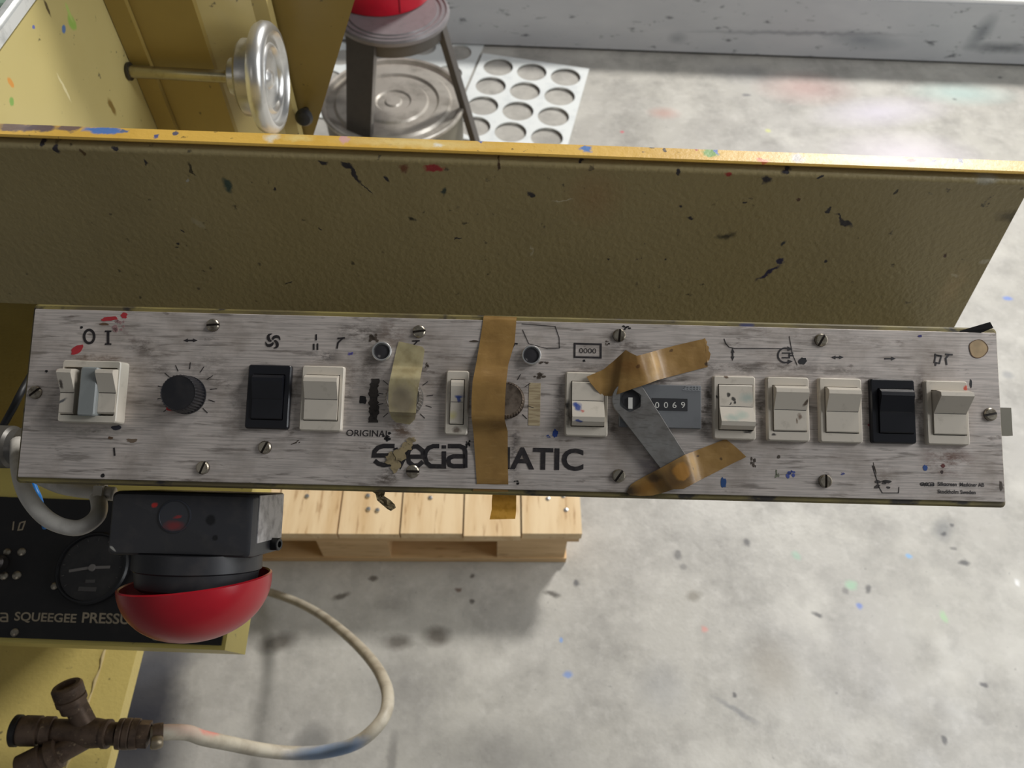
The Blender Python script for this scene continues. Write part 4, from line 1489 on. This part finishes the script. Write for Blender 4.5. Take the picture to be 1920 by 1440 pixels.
obj('bell_box', bm, M_blk, BELL, smooth=.6)
m = MatB('bell_side_dusty_lit', rgb(182, 178, 176), .55)  # dusty side, with light from the right put into its pale colour
m.dirt(90, .45, .65, rgb(104, 100, 100), .7, 5)
bm = BM()
box(bm, b1_.x + .003, b1_.x + .0036, b1_.y + .009, b0_.y - .001, -BDEP + .002, -.008)
obj('side_cover', bm, m.done(), BELL)['label'] = 'dusty grey side cover in a lit tone'
q_ = LBell(328, 968, 0)
bm = BM()
lathe(bm, Vector((q_.x, q_.y, -.001)), Vector((0, 0, 1)), [(0, .0105), (.0016, .0104), (.0018, .0096), (.0012, .0094), (.0012, .0005)], 36)
m = MatB('cap_dark', rgb(46, 48, 54), .35)
m.blobs([((q_.x, q_.y - .006, 0), .0065, .003, 0, rgb(130, 30, 30), .6, .7), ((q_.x + .002, q_.y - .0005, 0), .003, .001, .3, rgb(150, 30, 30), .5, .7)], m.distort(300, .003))
obj('round_cap', bm, m.done(), BELL, smooth=.5)
q2_ = Vector((b1_.x + .0035, b1_.y + .006, -.040))
bm = BM()
lathe(bm, q2_, Vector((1, 0, .25)), [(0, .0042), (.005, .0042), (.0055, .0038), (.0055, .0022), (.002, .002)], 20)
obj('side_screw', bm, simple('screw_black', rgb(34, 34, 36), .4), BELL, smooth=.5)
cx_ = (b0_.x + b1_.x + .003) / 2 + .0005
cz_ = -BDEP / 2
dm = Vector((0, -1, 0))
bm = BM()
lathe(bm, Vector((cx_, b1_.y, cz_)), dm, [(-.001, .0405), (.010, .0405), (.011, .039), (.021, .0375), (.023, .035), (.024, .02)], 48)
obj('collar', bm, M_blk, BELL, smooth=.5)
# the dome: an open shell
ax_dome = Vector((.10, -1, -.065)).normalized()
rim_c = LBell(366, 1088, cz_)
rim_c = Vector((cx_ - .0005, rim_c.y, cz_))
RD, HD = .0480, .0385
prof = []
for i in range(15):
    t = R(90 * i / 14)
    prof.append((HD * math.sin(t) ** 1.0, max(RD * math.cos(t) ** .92, 2e-4)))
inner = [(t * .94, r * .955) for t, r in reversed(prof)]
bm = BM()
lathe(bm, rim_c, ax_dome, inner + [(-.0008, RD * .975)] + prof, 56)
m = MatB('red_enamel', rgb(168, 22, 36), .28)
m.dirt(30, .45, .7, rgb(150, 24, 34), .5)
obj('dome', bm, m.done(), BELL, smooth=.7)
bm = BM()
lathe(bm, Vector((cx_, b1_.y - .023, cz_)), dm, [(0, .006), (.02, .006), (HD - .012, .003)], 12)
obj('dome_post', bm, M_screw, BELL, smooth=.5)

# ------------------------------------------------------------------ cables and hoses
M_cable = simple('grey_cable', rgb(204, 200, 192), .42, var=.4, dark=rgb(110, 104, 96))


def cable(name, label, pts, r, m, cat='cable', n=14, wob=0):
    base = pts[0]
    t = tag(obj(name, tube(BM(), [p - base for p in pts], r, n, 8, wob), m, None, smooth=3.2), label, cat, 'grey cables' if name == 'grey_cable' else None)
    t.location = base
    return t


cable('grey_cable', 'thick pale grey cable looping out below the console left corner', [at_depth(*p) for p in
      ((34, 830, .56), (36, 880, .53), (52, 930, .505), (92, 975, .50), (145, 990, .50), (182, 968, .51), (184, 935, .53), (165, 905, .555), (150, 870, .58))], .0052, M_cable)
cable('grey_cable', 'short pale grey cable running into the side of the black bell box', [at_depth(*p) for p in
      ((70, 895, .56), (110, 912, .545), (150, 920, .535), (190, 924, .532), (214, 926, .532))], .0048, M_cable)
cable('blue_tube', 'thin blue air tube behind the grey cable at the left edge', [at_depth(*p) for p in
      ((-40, 834, .60), (0, 832, .60), (30, 838, .60), (50, 870, .595), (66, 915, .59), (76, 940, .59), (84, 990, .60))], .0019, simple('blue_tube_plastic', rgb(40, 120, 196), .35), 'tube')
cable('black_cable', 'black cable running up the left edge beside the console', [at_depth(*p) for p in
      ((-60, 900, .64), (-10, 825, .62), (22, 770, .60), (40, 735, .60), (60, 700, .62))], .0028, simple('black_cable_rubber', rgb(24, 24, 25), .5))
gl = thing('cable_gland', 'round metal cable gland behind the console left end', 'gland', frame(at_depth(14, 838, .575), PN, PX, PV))
bm = BM()
lathe(bm, Vector((0, 0, 0)), Vector((0, 1, 0)), [(-.03, .010), (-.008, .010), (-.007, .016), (.004, .016), (.006, .014), (.012, .013)], 30)
obj('gland_body', bm, simple('gland_metal', rgb(112, 110, 106), .4, .6), gl, smooth=.6)
bm = BM()
lathe(bm, Vector((0, .0125, 0)), Vector((0, 1, 0)), [(0, .0155), (.004, .0155), (.0045, .014)], 30)
obj('gland_ring', bm, simple('gland_ring_metal', rgb(120, 116, 108), .35, .7), gl, smooth=.6)
cl = thing('cable_tie', 'white cable tie knot on the short grey cable', 'tie', T(at_depth(196, 914, .515)))
bm = BM()
tie_c = at_depth(193, 924, .5315)
tie_d = (at_depth(214, 926, .532) - at_depth(190, 924, .532)).normalized()
tx, ty = basis(tie_d)
ring_l = []
for rr, dz in ((.0050, -.0014), (.0058, -.0014), (.0058, .0014), (.0050, .0014)):
    ring_l.append(circle(tie_c + tie_d * dz, tx, ty, rr, 20))
ring_l.append([v.copy() for v in ring_l[0]])
loft(bm, ring_l, False, False)
box(bm, -.003, .003, -.003, .005, .0045, .0075, T(tie_c) @ frame(Vector((0, 0, 0)), PX, PV, PN))
obj('tie_band', bm, simple('white_nylon', rgb(208, 202, 190), .4), cl, world=True)

# ------------------------------------------------------------------ squeegee pressure box
QO = at_z(200, 1070, .82)
QT = R(12)
QX, QY, QN = Vector((1, 0, 0)), Vector((0, math.cos(QT), math.sin(QT))), Vector((0, -math.sin(QT), math.cos(QT)))
SBM = frame(QO, QX, QY, QN)
SBI = SBM.inverted()


def Q(px, py, h=0.0):
    r = ray(px, py)
    o_ = QO + QN * h
    return SBI @ (CAM + r * ((o_ - CAM).dot(QN) / r.dot(QN)))


SB = thing('pressure_control_box', 'black faced squeegee pressure box with a round gauge below the console left end', 'gauge box', SBM)
xq1, yq0, yq1 = Q(428, 1180).x, Q(210, 1203).y, Q(100, 936).y
M_yel = paint('gauge_box_paint', rgb(196, 178, 96), False, None, rough=.4).done()
bm = BM()
XQL = -.42
box(bm, XQL, xq1, yq0 - .004, yq1 + .05, -.062, 0)
obj('box_body', bm, M_yel, SB, bevel=.002)
m = MatB('black_plate', rgb(20, 19, 20), .5)
m.dirt(50, .5, .7, rgb(40, 36, 34), .5)
bm = BM()
box(bm, XQL + .01, Q(419, 1190).x, yq0, yq1, .0002, .0025)
obj('black_plate', bm, m.done(), SB, bevel=.0006)
ZP = .0027
gc = Q(177, 1066, ZP)
bm = BM()
zz = Vector((0, 0, 1))
lathe(bm, Vector((gc.x, gc.y, ZP)), zz, [(0, .0345), (.005, .0345), (.007, .033), (.0072, .0315), (.0035, .031)], 48)
gg = obj('pressure_gauge', bm, simple('gauge_black', rgb(22, 22, 24), .35), SB, smooth=.5)
bm = BM()
lathe(bm, Vector((gc.x, gc.y, ZP + .0037)), zz, [(0, .0308), (.0006, .0308)], 40)
m = MatB('gauge_face', rgb(38, 37, 37), .25)
m.dirt(40, .4, .7, rgb(60, 58, 55), .7)
obj('dial_face', bm, m.done(), gg)
bm = BM()
Mg = T((gc.x, gc.y, ZP + .0046))
stroke(bm, [(-.021, -.004), (-.004, -.0005), (0, 0), (.017, .0012)], .0026, 0, .0005)
lathe(bm, Vector((0, 0, 0)), zz, [(0, .0035), (.0012, .003)], 16)
bm.transform(Mg)
obj('needle', bm, simple('needle_grey', rgb(112, 108, 104), .5), gg)
bm = BM()
stroke(bm, [(-.008, -.020), (.009, -.020)], .004, 0, .0003)
stroke(bm, [(-.003, -.013), (.006, -.0125)], .003, 0, .0003)
for i in range(13):
    a = R(-40 + 260 * i / 12)
    dd = Vector((math.cos(a), math.sin(a)))
    stroke(bm, [dd * .026, dd * .0285], .0007, 0, .0003)
bm.transform(Mg)
obj('dial_marks', bm, simple('dial_grey', rgb(74, 72, 70), .6), gg)
M_gold = simple('engraved_letters', rgb(150, 138, 116), .5, var=.5)
bm = BM()


def q_text(bm, t, x0, y0, x1, y1):
    a_, b_ = Q(x0, (y0 + y1) / 2, ZP), Q(x1, (y0 + y1) / 2, ZP)
    c_, d_ = Q((x0 + x1) / 2, y1, ZP), Q((x0 + x1) / 2, y0, ZP)
    text_mesh(bm, t, a_.x, b_.x, c_.y, d_.y, ZP + .0003, shear=-.0012, bold=.02)


q_text(bm, 'SQUEEGEE', 27, 1149, 144, 1169)
q_text(bm, 'PRESSURE', 154, 1150, 276, 1170)
for s in ([(1600, 1106), (1690, 1106), (1722, 1120), (1730, 1150), (1730, 1268)], [(1730, 1182), (1640, 1182), (1610, 1196), (1602, 1218), (1612, 1246), (1640, 1256), (1730, 1256)]):
    stroke(bm, [Q(1 + (x - 1602) / 128 * 13, 1150 + (y - 1106) / 160 * 16, ZP).xy for x, y in s], .0014, ZP, ZP + .0003)
obj('lettering', bm, M_gold, SB)
bm = BM()
for s in ([(26, 978), (24, 994)], [(38, 980), (34, 994), (42, 993), (47, 978), (39, 980)]):
    stroke(bm, [Q(x, y, ZP).xy for x, y in s], .0012, ZP, ZP + .0003)
obj('symbol', bm, M_gold, SB)
for (a, b, rr) in ((14, 1035, .0035), (41, 1035, .004), (8, 1080, .004), (32, 1079, .0042), (103, 1099, .0036), (28, 1186, .0038), (293, 1194, .0038)):
    c = Q(a, b, ZP)
    bm = BM()
    lathe(bm, Vector((c.x, c.y, ZP)), zz, [(0, rr), (.0012, rr * .95), (.002, rr * .6), (.0021, .0003)], 18)
    obj('screw', bm, M_screw, SB, smooth=.7)
c = Q(8, 1056, ZP)
bm = BM()
lathe(bm, Vector((c.x - .004, c.y, ZP)), Vector((0, -.1, 1)), [(0, .008), (.008, .008), (.010, .006), (.022, .005), (.024, .003)], 20)
obj('toggle_lever', bm, simple('toggle_metal', rgb(70, 66, 64), .35, .7), SB, smooth=.6)

# ------------------------------------------------------------------ air manifold and hose
m = MatB('grimy_brass', rgb(104, 86, 72), .5, .45)
m.dirt(70, .45, .66, rgb(66, 54, 46), .8, 6)
m.dirt(160, .62, .7, rgb(158, 138, 112), .7, 4)
M_brass = m.done()
DM = .78
mc = at_depth(172, 1376, DM)
MAN = thing('air_manifold', 'grimy brown brass three way air manifold hanging over the yellow tray', 'air fitting', T(mc))


def leg(name, a, b, prof, label=None, knurl=0, m=M_brass):
    pa, pb = at_depth(*a) - mc, at_depth(*b) - mc
    ax = pb - pa
    l_ = ax.length
    bm = BM()
    lathe(bm, pa, ax, [(p[0] * l_,) + tuple(p[1:]) for p in prof], 28)
    o_ = obj(name, bm, m, MAN, smooth=.5)
    if label:
        o_['label'] = label
    return o_


u_ = DM / FPX
cpl = [(0, 22 * u_), (.06, 26 * u_), (.2, 28 * u_), (.22, 29 * u_), (.40, 29 * u_), (.42, 25 * u_), (.5, 25 * u_), (.52, 28 * u_, .03), (.86, 28 * u_, .03), (.9, 30 * u_), (1, 30 * u_), (1.0, 20 * u_), (.93, 18 * u_)]
bm = BM()
body = [(at_depth(205, 1376, DM) - mc), (at_depth(172, 1374, DM) - mc), (at_depth(140, 1372, DM) - mc), (at_depth(100, 1371, DM) - mc)]
tube(bm, body, lambda t: (22 + 5 * math.sin(PI * min(1, t * 1.3))) * u_, 24, 4)
obj('manifold_body', bm, M_brass, MAN, smooth=3.2)
for a, b in (((170, 1374, DM), (140, 1320, DM)), ((172, 1380, DM), (110, 1412, DM - .01))):
    leg('branch_pipe', a, b, [(0, 18 * u_), (.3, 19 * u_), (1, 20 * u_)])
leg('coupling', (140, 1330, DM), (124, 1284, DM - .005), [(0, 23 * u_), (.3, 24 * u_), (.32, 27 * u_), (.5, 27 * u_), (.52, 25 * u_), (.6, 27 * u_), (.92, 27 * u_), (1, 24 * u_), (1.0, 17 * u_), (.85, 16 * u_)])
leg('coupling', (100, 1371, DM), (38, 1370, DM - .005), [(0, 22 * u_), (.02, 26 * u_), (.3, 26 * u_), (.32, 23 * u_), (.4, 23 * u_), (.42, 27 * u_), (.9, 27 * u_), (1, 25 * u_)])
leg('rubber_cap', (38, 1370, DM - .005), (24, 1370, DM - .006), [(0, 24 * u_), (.1, 28 * u_), (.8, 28 * u_), (1, 24 * u_), (1.0, 14 * u_), (.6, 13 * u_)], 'black open rubber cap', m=simple('cap_rubber', rgb(20, 18, 18), .5))
leg('coupling', (112, 1410, DM - .01), (40, 1446, DM - .02), [(0, 22 * u_), (.02, 28 * u_), (.25, 29 * u_), (.27, 24 * u_), (.4, 24 * u_), (.42, 29 * u_), (1, 29 * u_)])
leg('coupling', (195, 1376, DM), (222, 1376, DM), [(0, 20 * u_), (.05, 26 * u_), (.35, 26 * u_), (.4, 20 * u_), (1, 21 * u_)])
leg('coupling', (220, 1376, DM), (260, 1376, DM + .004), [(0, 22 * u_), (.03, 27 * u_), (.25, 28 * u_), (.3, 26 * u_), (.35, 28 * u_), (.6, 28 * u_), (.65, 26 * u_), (.7, 28 * u_), (1, 27 * u_)])
# hexagonal nut
pa, pb = at_depth(259, 1376, DM + .004) - mc, at_depth(281, 1377, DM + .006) - mc
ax = (pb - pa)
bm = BM()
lathe(bm, pa, ax, [(0, 22 * u_), (.0005, 25 * u_), (ax.length - .0005, 25 * u_), (ax.length, 22 * u_)], 6)
obj('hexagonal_nut', bm, M_brass, MAN)
m = MatB('hose_rubber', rgb(186, 178, 160), .5)
m.dirt(30, .45, .7, rgb(134, 122, 104), .7, 5)
HB = at_depth(290, 1377, DM + .008)
hp = lambda px, py, d: tuple(at_depth(px, py, d) - HB)
m.blobs([(hp(600, 1405, .90), .045, .014, .1, rgb(130, 160, 200), .6, .75), (hp(640, 1402, .89), .03, .008, .4, rgb(130, 160, 200), .6, .7), (hp(397, 1374, .85), .006, .006, 0, rgb(210, 120, 110), .5, .8), (hp(345, 1368, .82), .02, .008, 0, rgb(190, 150, 140), .7, .5)], m.distort(60, .012))
M_hose = m.done()
HOSE = [(283, 1377, DM + .006), (312, 1373, DM + .012), (352, 1374, .82), (382, 1384, .84), (430, 1394, .88), (490, 1406, .92), (550, 1412, .94), (610, 1409, .93), (670, 1392, .91), (712, 1356, .915), (727, 1320, .94), (722, 1282, .99), (698, 1240, 1.09), (655, 1195, 1.23), (600, 1152, 1.38), (545, 1124, 1.49), (480, 1104, 1.545), (400, 1090, 1.53), (280, 1078, 1.565)]
bm = BM()
tube(bm, [at_depth(*p) - HB for p in HOSE], .0079, 16, 8)
o = tag(obj('air_hose', bm, M_hose, None, smooth=3.2), 'pale grey air hose with blue paint curling from the manifold to the floor', 'hose')
o.location = HB
cp = thing('hose_clamp', 'metal hose clamp with a bulging screw where hose meets manifold', 'clamp', T(at_depth(296, 1376, DM + .010)))
bm = BM()
cc, cdv = at_depth(296, 1375, DM + .008), (at_depth(312, 1373, DM + .012) - at_depth(283, 1377, DM + .006)).normalized()
tx, ty = basis(cdv)
rl = [circle(cc + cdv * dz, tx, ty, rr, 24) for rr, dz in ((.0085, -.005), (.0096, -.005), (.0100, 0), (.0096, .005), (.0085, .005))]
loft(bm, rl + [[v.copy() for v in rl[0]]], False, False)
obj('clamp_band', bm, M_brass, cp, smooth=.6, world=True)
bm = BM()
k0 = at_depth(294, 1392, DM - .004)
lathe(bm, k0 - cdv * .006, cdv, [(0, .004), (.001, .0062), (.005, .007), (.010, .0062), (.012, .004)], 16)
obj('clamp_screw', bm, simple('clamp_screw_metal', rgb(150, 138, 118), .4, .7), cp, smooth=.7, world=True)

# ------------------------------------------------------------------ pallet
HP = .163
pr = at_z(1093, 1003, HP)
pl0 = at_z(631, 1001, HP)
ang = math.atan2(pr.y - pl0.y, pr.x - pl0.x)
PAL = thing('wooden_pallet', 'pale wooden pallet lying on the concrete floor below the console', 'pallet', T((pr.x, pr.y, 0)) @ Matrix.Rotation(ang, 4, 'Z'))


def wood(name, c1, c2, stretch):
    m = MatB(name, c1, .6)
    m.dirt(30, .40, .68, c2, .8, 6, stretch=stretch)
    m.dirt(120, .60, .7, rgb(150, 104, 62), .5, 3, stretch=stretch)
    return m.done()


M_wy = wood('pine_deck', rgb(232, 206, 164), rgb(206, 170, 120), (1, .12, 1))
M_wx = wood('pine_rail', rgb(222, 188, 140), rgb(190, 150, 100), (.12, 1, 1))
marks = [1093, 977.5, 868, 749, 631.7]
xs_ = [0]
for a in marks[1:]:
    q = at_z(a, 1002.5, HP)
    xs_.append((q - Vector((pr.x, pr.y, HP))).length * -1)
while len(xs_) < 9:
    xs_.append(xs_[-1] - .122)
PL = .80
rp = random.Random(2)
for i in range(8):
    bm = BM()
    dy = rp.uniform(-.003, .002)
    box(bm, xs_[i + 1] + .0016, xs_[i] - .0016, dy, PL, HP - .022, HP + rp.uniform(-.0015, .0015))
    obj('plank', bm, M_wy, PAL, bevel=.0015)
xl = xs_[8]
for y_ in (.004, PL / 2 - .05, PL - .104):
    bm = BM()
    box(bm, xl, -.004, y_, y_ + .1, HP - .042, HP - .0235)
    obj('cross_board', bm, M_wx, PAL, bevel=.001)
    bm = BM()
    box(bm, xl, -.020, y_ + .006, y_ + .1, .001, .021)
    obj('bottom_board', bm, M_wx, PAL, bevel=.001)
    for x_ in (-.165, -.165 - .36, xl + .02):
        bm = BM()
        box(bm, x_, x_ + .14, y_ + .008, y_ + .098, .0215, HP - .0425)
        obj('block', bm, M_wx, PAL, bevel=.002)
M_nail = MatB('nail_head', rgb(210, 208, 204), .25, .9).done()
for (a, b) in ((576, 931), (690, 930), (691, 955), (708, 957), (807, 934), (1027, 936), (1056, 931), (1061, 957)):
    c = WORLD[PAL.name].inverted() @ at_z(a, b, HP)
    bm = BM()
    lathe(bm, Vector((c.x, c.y, HP + .0016)), zz, [(0, .0048), (.0009, .0044), (.0014, .002), (.0015, .0003)], 14)
    obj('nail', bm, M_nail, PAL, smooth=.8)


# ------------------------------------------------------------------ stool, red bucket, tin, perforated sheets
ZTIN = .38
tc = at_z(737, 186, ZTIN)
TIN = thing('metal_pail', 'grey metal pail with a ringed lid standing under the stool', 'pail', T((tc.x, tc.y, 0)))
RT = .176
m = MatB('tin_grey', rgb(196, 190, 180), .38, .4)
m.dirt(20, .45, .7, rgb(122, 116, 106), .6, 5)
M_tin = m.done()
bm = BM()
lathe(bm, Z3, zz, [(.001, RT - .012), (.003, RT - .010), (ZTIN - .03, RT - .004), (ZTIN - .012, RT - .004), (ZTIN - .012, RT - .02)], 56)
obj('pail_body', bm, simple('pail_paint', rgb(130, 126, 112), .5), TIN, smooth=.5)
bm = BM()
lathe(bm, Z3, zz, [(ZTIN - .0118, RT - .001), (ZTIN - .008, RT + .003), (ZTIN - .001, RT + .003), (ZTIN + .002, RT), (ZTIN, RT - .006), (ZTIN - .009, RT - .010), (ZTIN - .009, RT - .030), (ZTIN - .003, RT - .036), (ZTIN - .003, RT - .062), (ZTIN - .009, RT - .068), (ZTIN - .009, RT - .088), (ZTIN - .004, RT - .093), (ZTIN - .004, .045), (ZTIN - .008, .040), (ZTIN - .008, .022), (ZTIN - .004, .018), (ZTIN - .004, .001)], 64)
obj('lid', bm, M_tin, TIN, smooth=.5)

ZS = .60
scn = at_z(736, 18, ZS)
STO = thing('plastic_stool', 'dark grey round plastic stool standing over the metal pail', 'stool', T((scn.x, scn.y, 0)))
M_stool = simple('stool_plastic', rgb(126, 122, 124), .38, var=.35)
RS = 107 / FPX * (scn - CAM).dot(fwd)
bm = BM()
lathe(bm, Z3, zz, [(ZS - .014, RS - .012), (ZS - .014, RS - .001), (ZS - .006, RS), (ZS - .001, RS - .003), (ZS, RS - .007), (ZS - .003, RS - .009), (ZS - .003, RS - .013), (ZS, RS - .015), (ZS, RS - .019), (ZS - .003, RS - .021), (ZS - .003, RS - .026), (ZS, RS - .028), (ZS - .001, .02), (ZS - .001, .001)], 64)
obj('seat', bm, M_stool, STO, smooth=.5)
lf = at_y(676, 160, scn.y - .19) - Vector((scn.x, scn.y, 0))
lr_t = at_y(842, 66, scn.y) - Vector((scn.x, scn.y, 0))
lr_b = at_y(868, 190, scn.y) - Vector((scn.x, scn.y, 0))
M_leg = simple('stool_leg_plastic', rgb(84, 80, 76), .42, var=.35)
legs_ = []
ft, fb = at_y(668, 92, scn.y - RS * .86), None


def leg_at(an, rt, rb, wt, wb, off=0):
    dd = Vector((math.cos(an), math.sin(an), 0))
    tt = Vector((-dd.y, dd.x, 0))
    loops = []
    for k in range(7):
        t = k / 6
        r_ = rt + (rb - rt) * t
        z = (ZS - .016) * (1 - t) + .001 * t
        w_ = wt + (wb - wt) * t
        c = dd * r_ + tt * off + Vector((0, 0, z))
        dp = .010
        loops.append([c + tt * w_ + dd * dp, c - tt * w_ + dd * dp, c - tt * (w_ * .9) - dd * dp * .6, c - tt * (w_ * .55) - dd * dp * .2, c + tt * (w_ * .55) - dd * dp * .2, c + tt * (w_ * .9) - dd * dp * .6])
    bm = BM()
    loft(bm, loops)
    obj('leg', bm, M_leg, STO, smooth=.5)


ANG0 = R(-103)
for a_ in (-121, -12, 135):
    leg_at(R(a_), RS - .020, .255, .040 if a_ == -121 else .014, .029 if a_ == -121 else .013)
# apron band between the legs
bm = BM()
lathe(bm, Z3, zz, [(ZS - .046, RS - .018), (ZS - .046, RS - .012), (ZS - .0142, RS - .010), (ZS - .0142, RS - .018)], 48, True, True)
bm.faces.ensure_lookup_table()
obj('apron', bm, M_leg, STO, smooth=.5)

rc = at_z(715, -20, ZS)
RBK = 96 / FPX * (rc - CAM).dot(fwd)
bk = thing('red_bucket', 'bright red plastic bucket standing on the grey stool seat', 'bucket', T((rc.x, rc.y, ZS + .001)))
m = MatB('red_plastic', rgb(226, 28, 54), .35)
m.dirt(20, .5, .7, rgb(196, 24, 46), .5)
M_redp = m.done()
bm = BM()
lathe(bm, Z3, zz, [(.006, RBK - .008), (0, RBK - .006), (0, RBK - .001), (.003, RBK), (.20, RBK + .018), (.203, RBK + .022), (.21, RBK + .022), (.21, RBK + .015), (.01, RBK - .006)], 56)
obj('bucket_body', bm, M_redp, bk, smooth=.5)
bm = BM()
sa = R(-62)
dd = Vector((math.cos(sa), math.sin(sa), 0))
tt = Vector((-dd.y, dd.x, 0))
loft(bm, [[dd * (RBK + .0002 + .018 * z / .2 + e) + tt * s + Vector((0, 0, z)) for s, e in ((-.0012, 0), (-.0012, .0012), (.0012, .0012), (.0012, 0))] for z in (.004, .19)])
obj('mould_seam', bm, simple('seam_red', rgb(150, 16, 36), .5), bk)

M_sheet = MatB('white_sheet', rgb(236, 240, 238), .32)
M_sheet.dirt(20, .5, .75, rgb(206, 212, 214), .6)
M_sheet = M_sheet.done()


def perforated(name, label, origin, ux, uy, nx, ny, pitch_x, pitch_y, rad, mar, z0, th=.004):
    ux = Vector((ux.x, ux.y, 0)).normalized()
    uy = Vector((-ux.y, ux.x, 0))
    M = frame(Vector((origin.x, origin.y, z0)), ux, uy, Vector((0, 0, 1)))
    bm = BM()
    n = 32
    for i in range(nx):
        for j in range(ny):
            cx, cy = i * pitch_x, j * pitch_y
            x0 = cx - pitch_x / 2 - (mar if i == 0 else 0)
            x1 = cx + pitch_x / 2 + (mar if i == nx - 1 else 0)
            y0 = cy - pitch_y / 2 - (mar if j == 0 else 0)
            y1 = cy + pitch_y / 2 + (mar if j == ny - 1 else 0)
            sq, ci = [], []
            for k in range(n):
                a = 2 * PI * k / n + PI / 4
                dx, dy = math.cos(a), math.sin(a)
                m_ = max(abs(dx), abs(dy))
                ex_, ey_ = dx / m_, dy / m_
                sq.append((cx + (ex_ * (x1 - cx) if ex_ > 0 else ex_ * (cx - x0)), cy + (ey_ * (y1 - cy) if ey_ > 0 else ey_ * (cy - y0))))
                ci.append((cx + rad * dx, cy + rad * dy))
            loft(bm, [lift(sq, 0), lift(sq, th), lift(ci, th), lift(ci, 0)], False, False)
    bmesh.ops.remove_doubles(bm, verts=bm.verts, dist=1e-6)
    o = tag(obj(name, bm, M_sheet), label, 'sheet', 'perforated white sheets')
    o.matrix_world = M
    return o


h11, h13, h31 = at_z(1069, 150.7, 0), at_z(943, 132, 0), at_z(1025, 263, 0)
vx = (h11 - h13) / 2
vy = (h11 - h31) / 3
rad_h = 28 / FPX * (h11 - CAM).dot(fwd)
o = perforated('perforated_sheet', 'white sheet with rows of round holes on the floor right of the stool', h31 - vx * 2, vx, vy, 3, 4, vx.length, vy.length, rad_h, .012, .0062)
ux_ = Vector((vx.x, vx.y, 0)).normalized()
uy_ = Vector((-ux_.y, ux_.x, 0))
ptr = at_z(908, 84, 0)
nx2, ny2, ph = 5, 4, .128
og = ptr - ux_ * ((nx2 - .5) * ph + .012) - uy_ * ((ny2 - .5) * ph + .012)
perforated('perforated_sheet', 'larger white holed sheet lying flat below the stool and pail', og, ux_, None, nx2, ny2, ph, ph, .047, .012, .001)
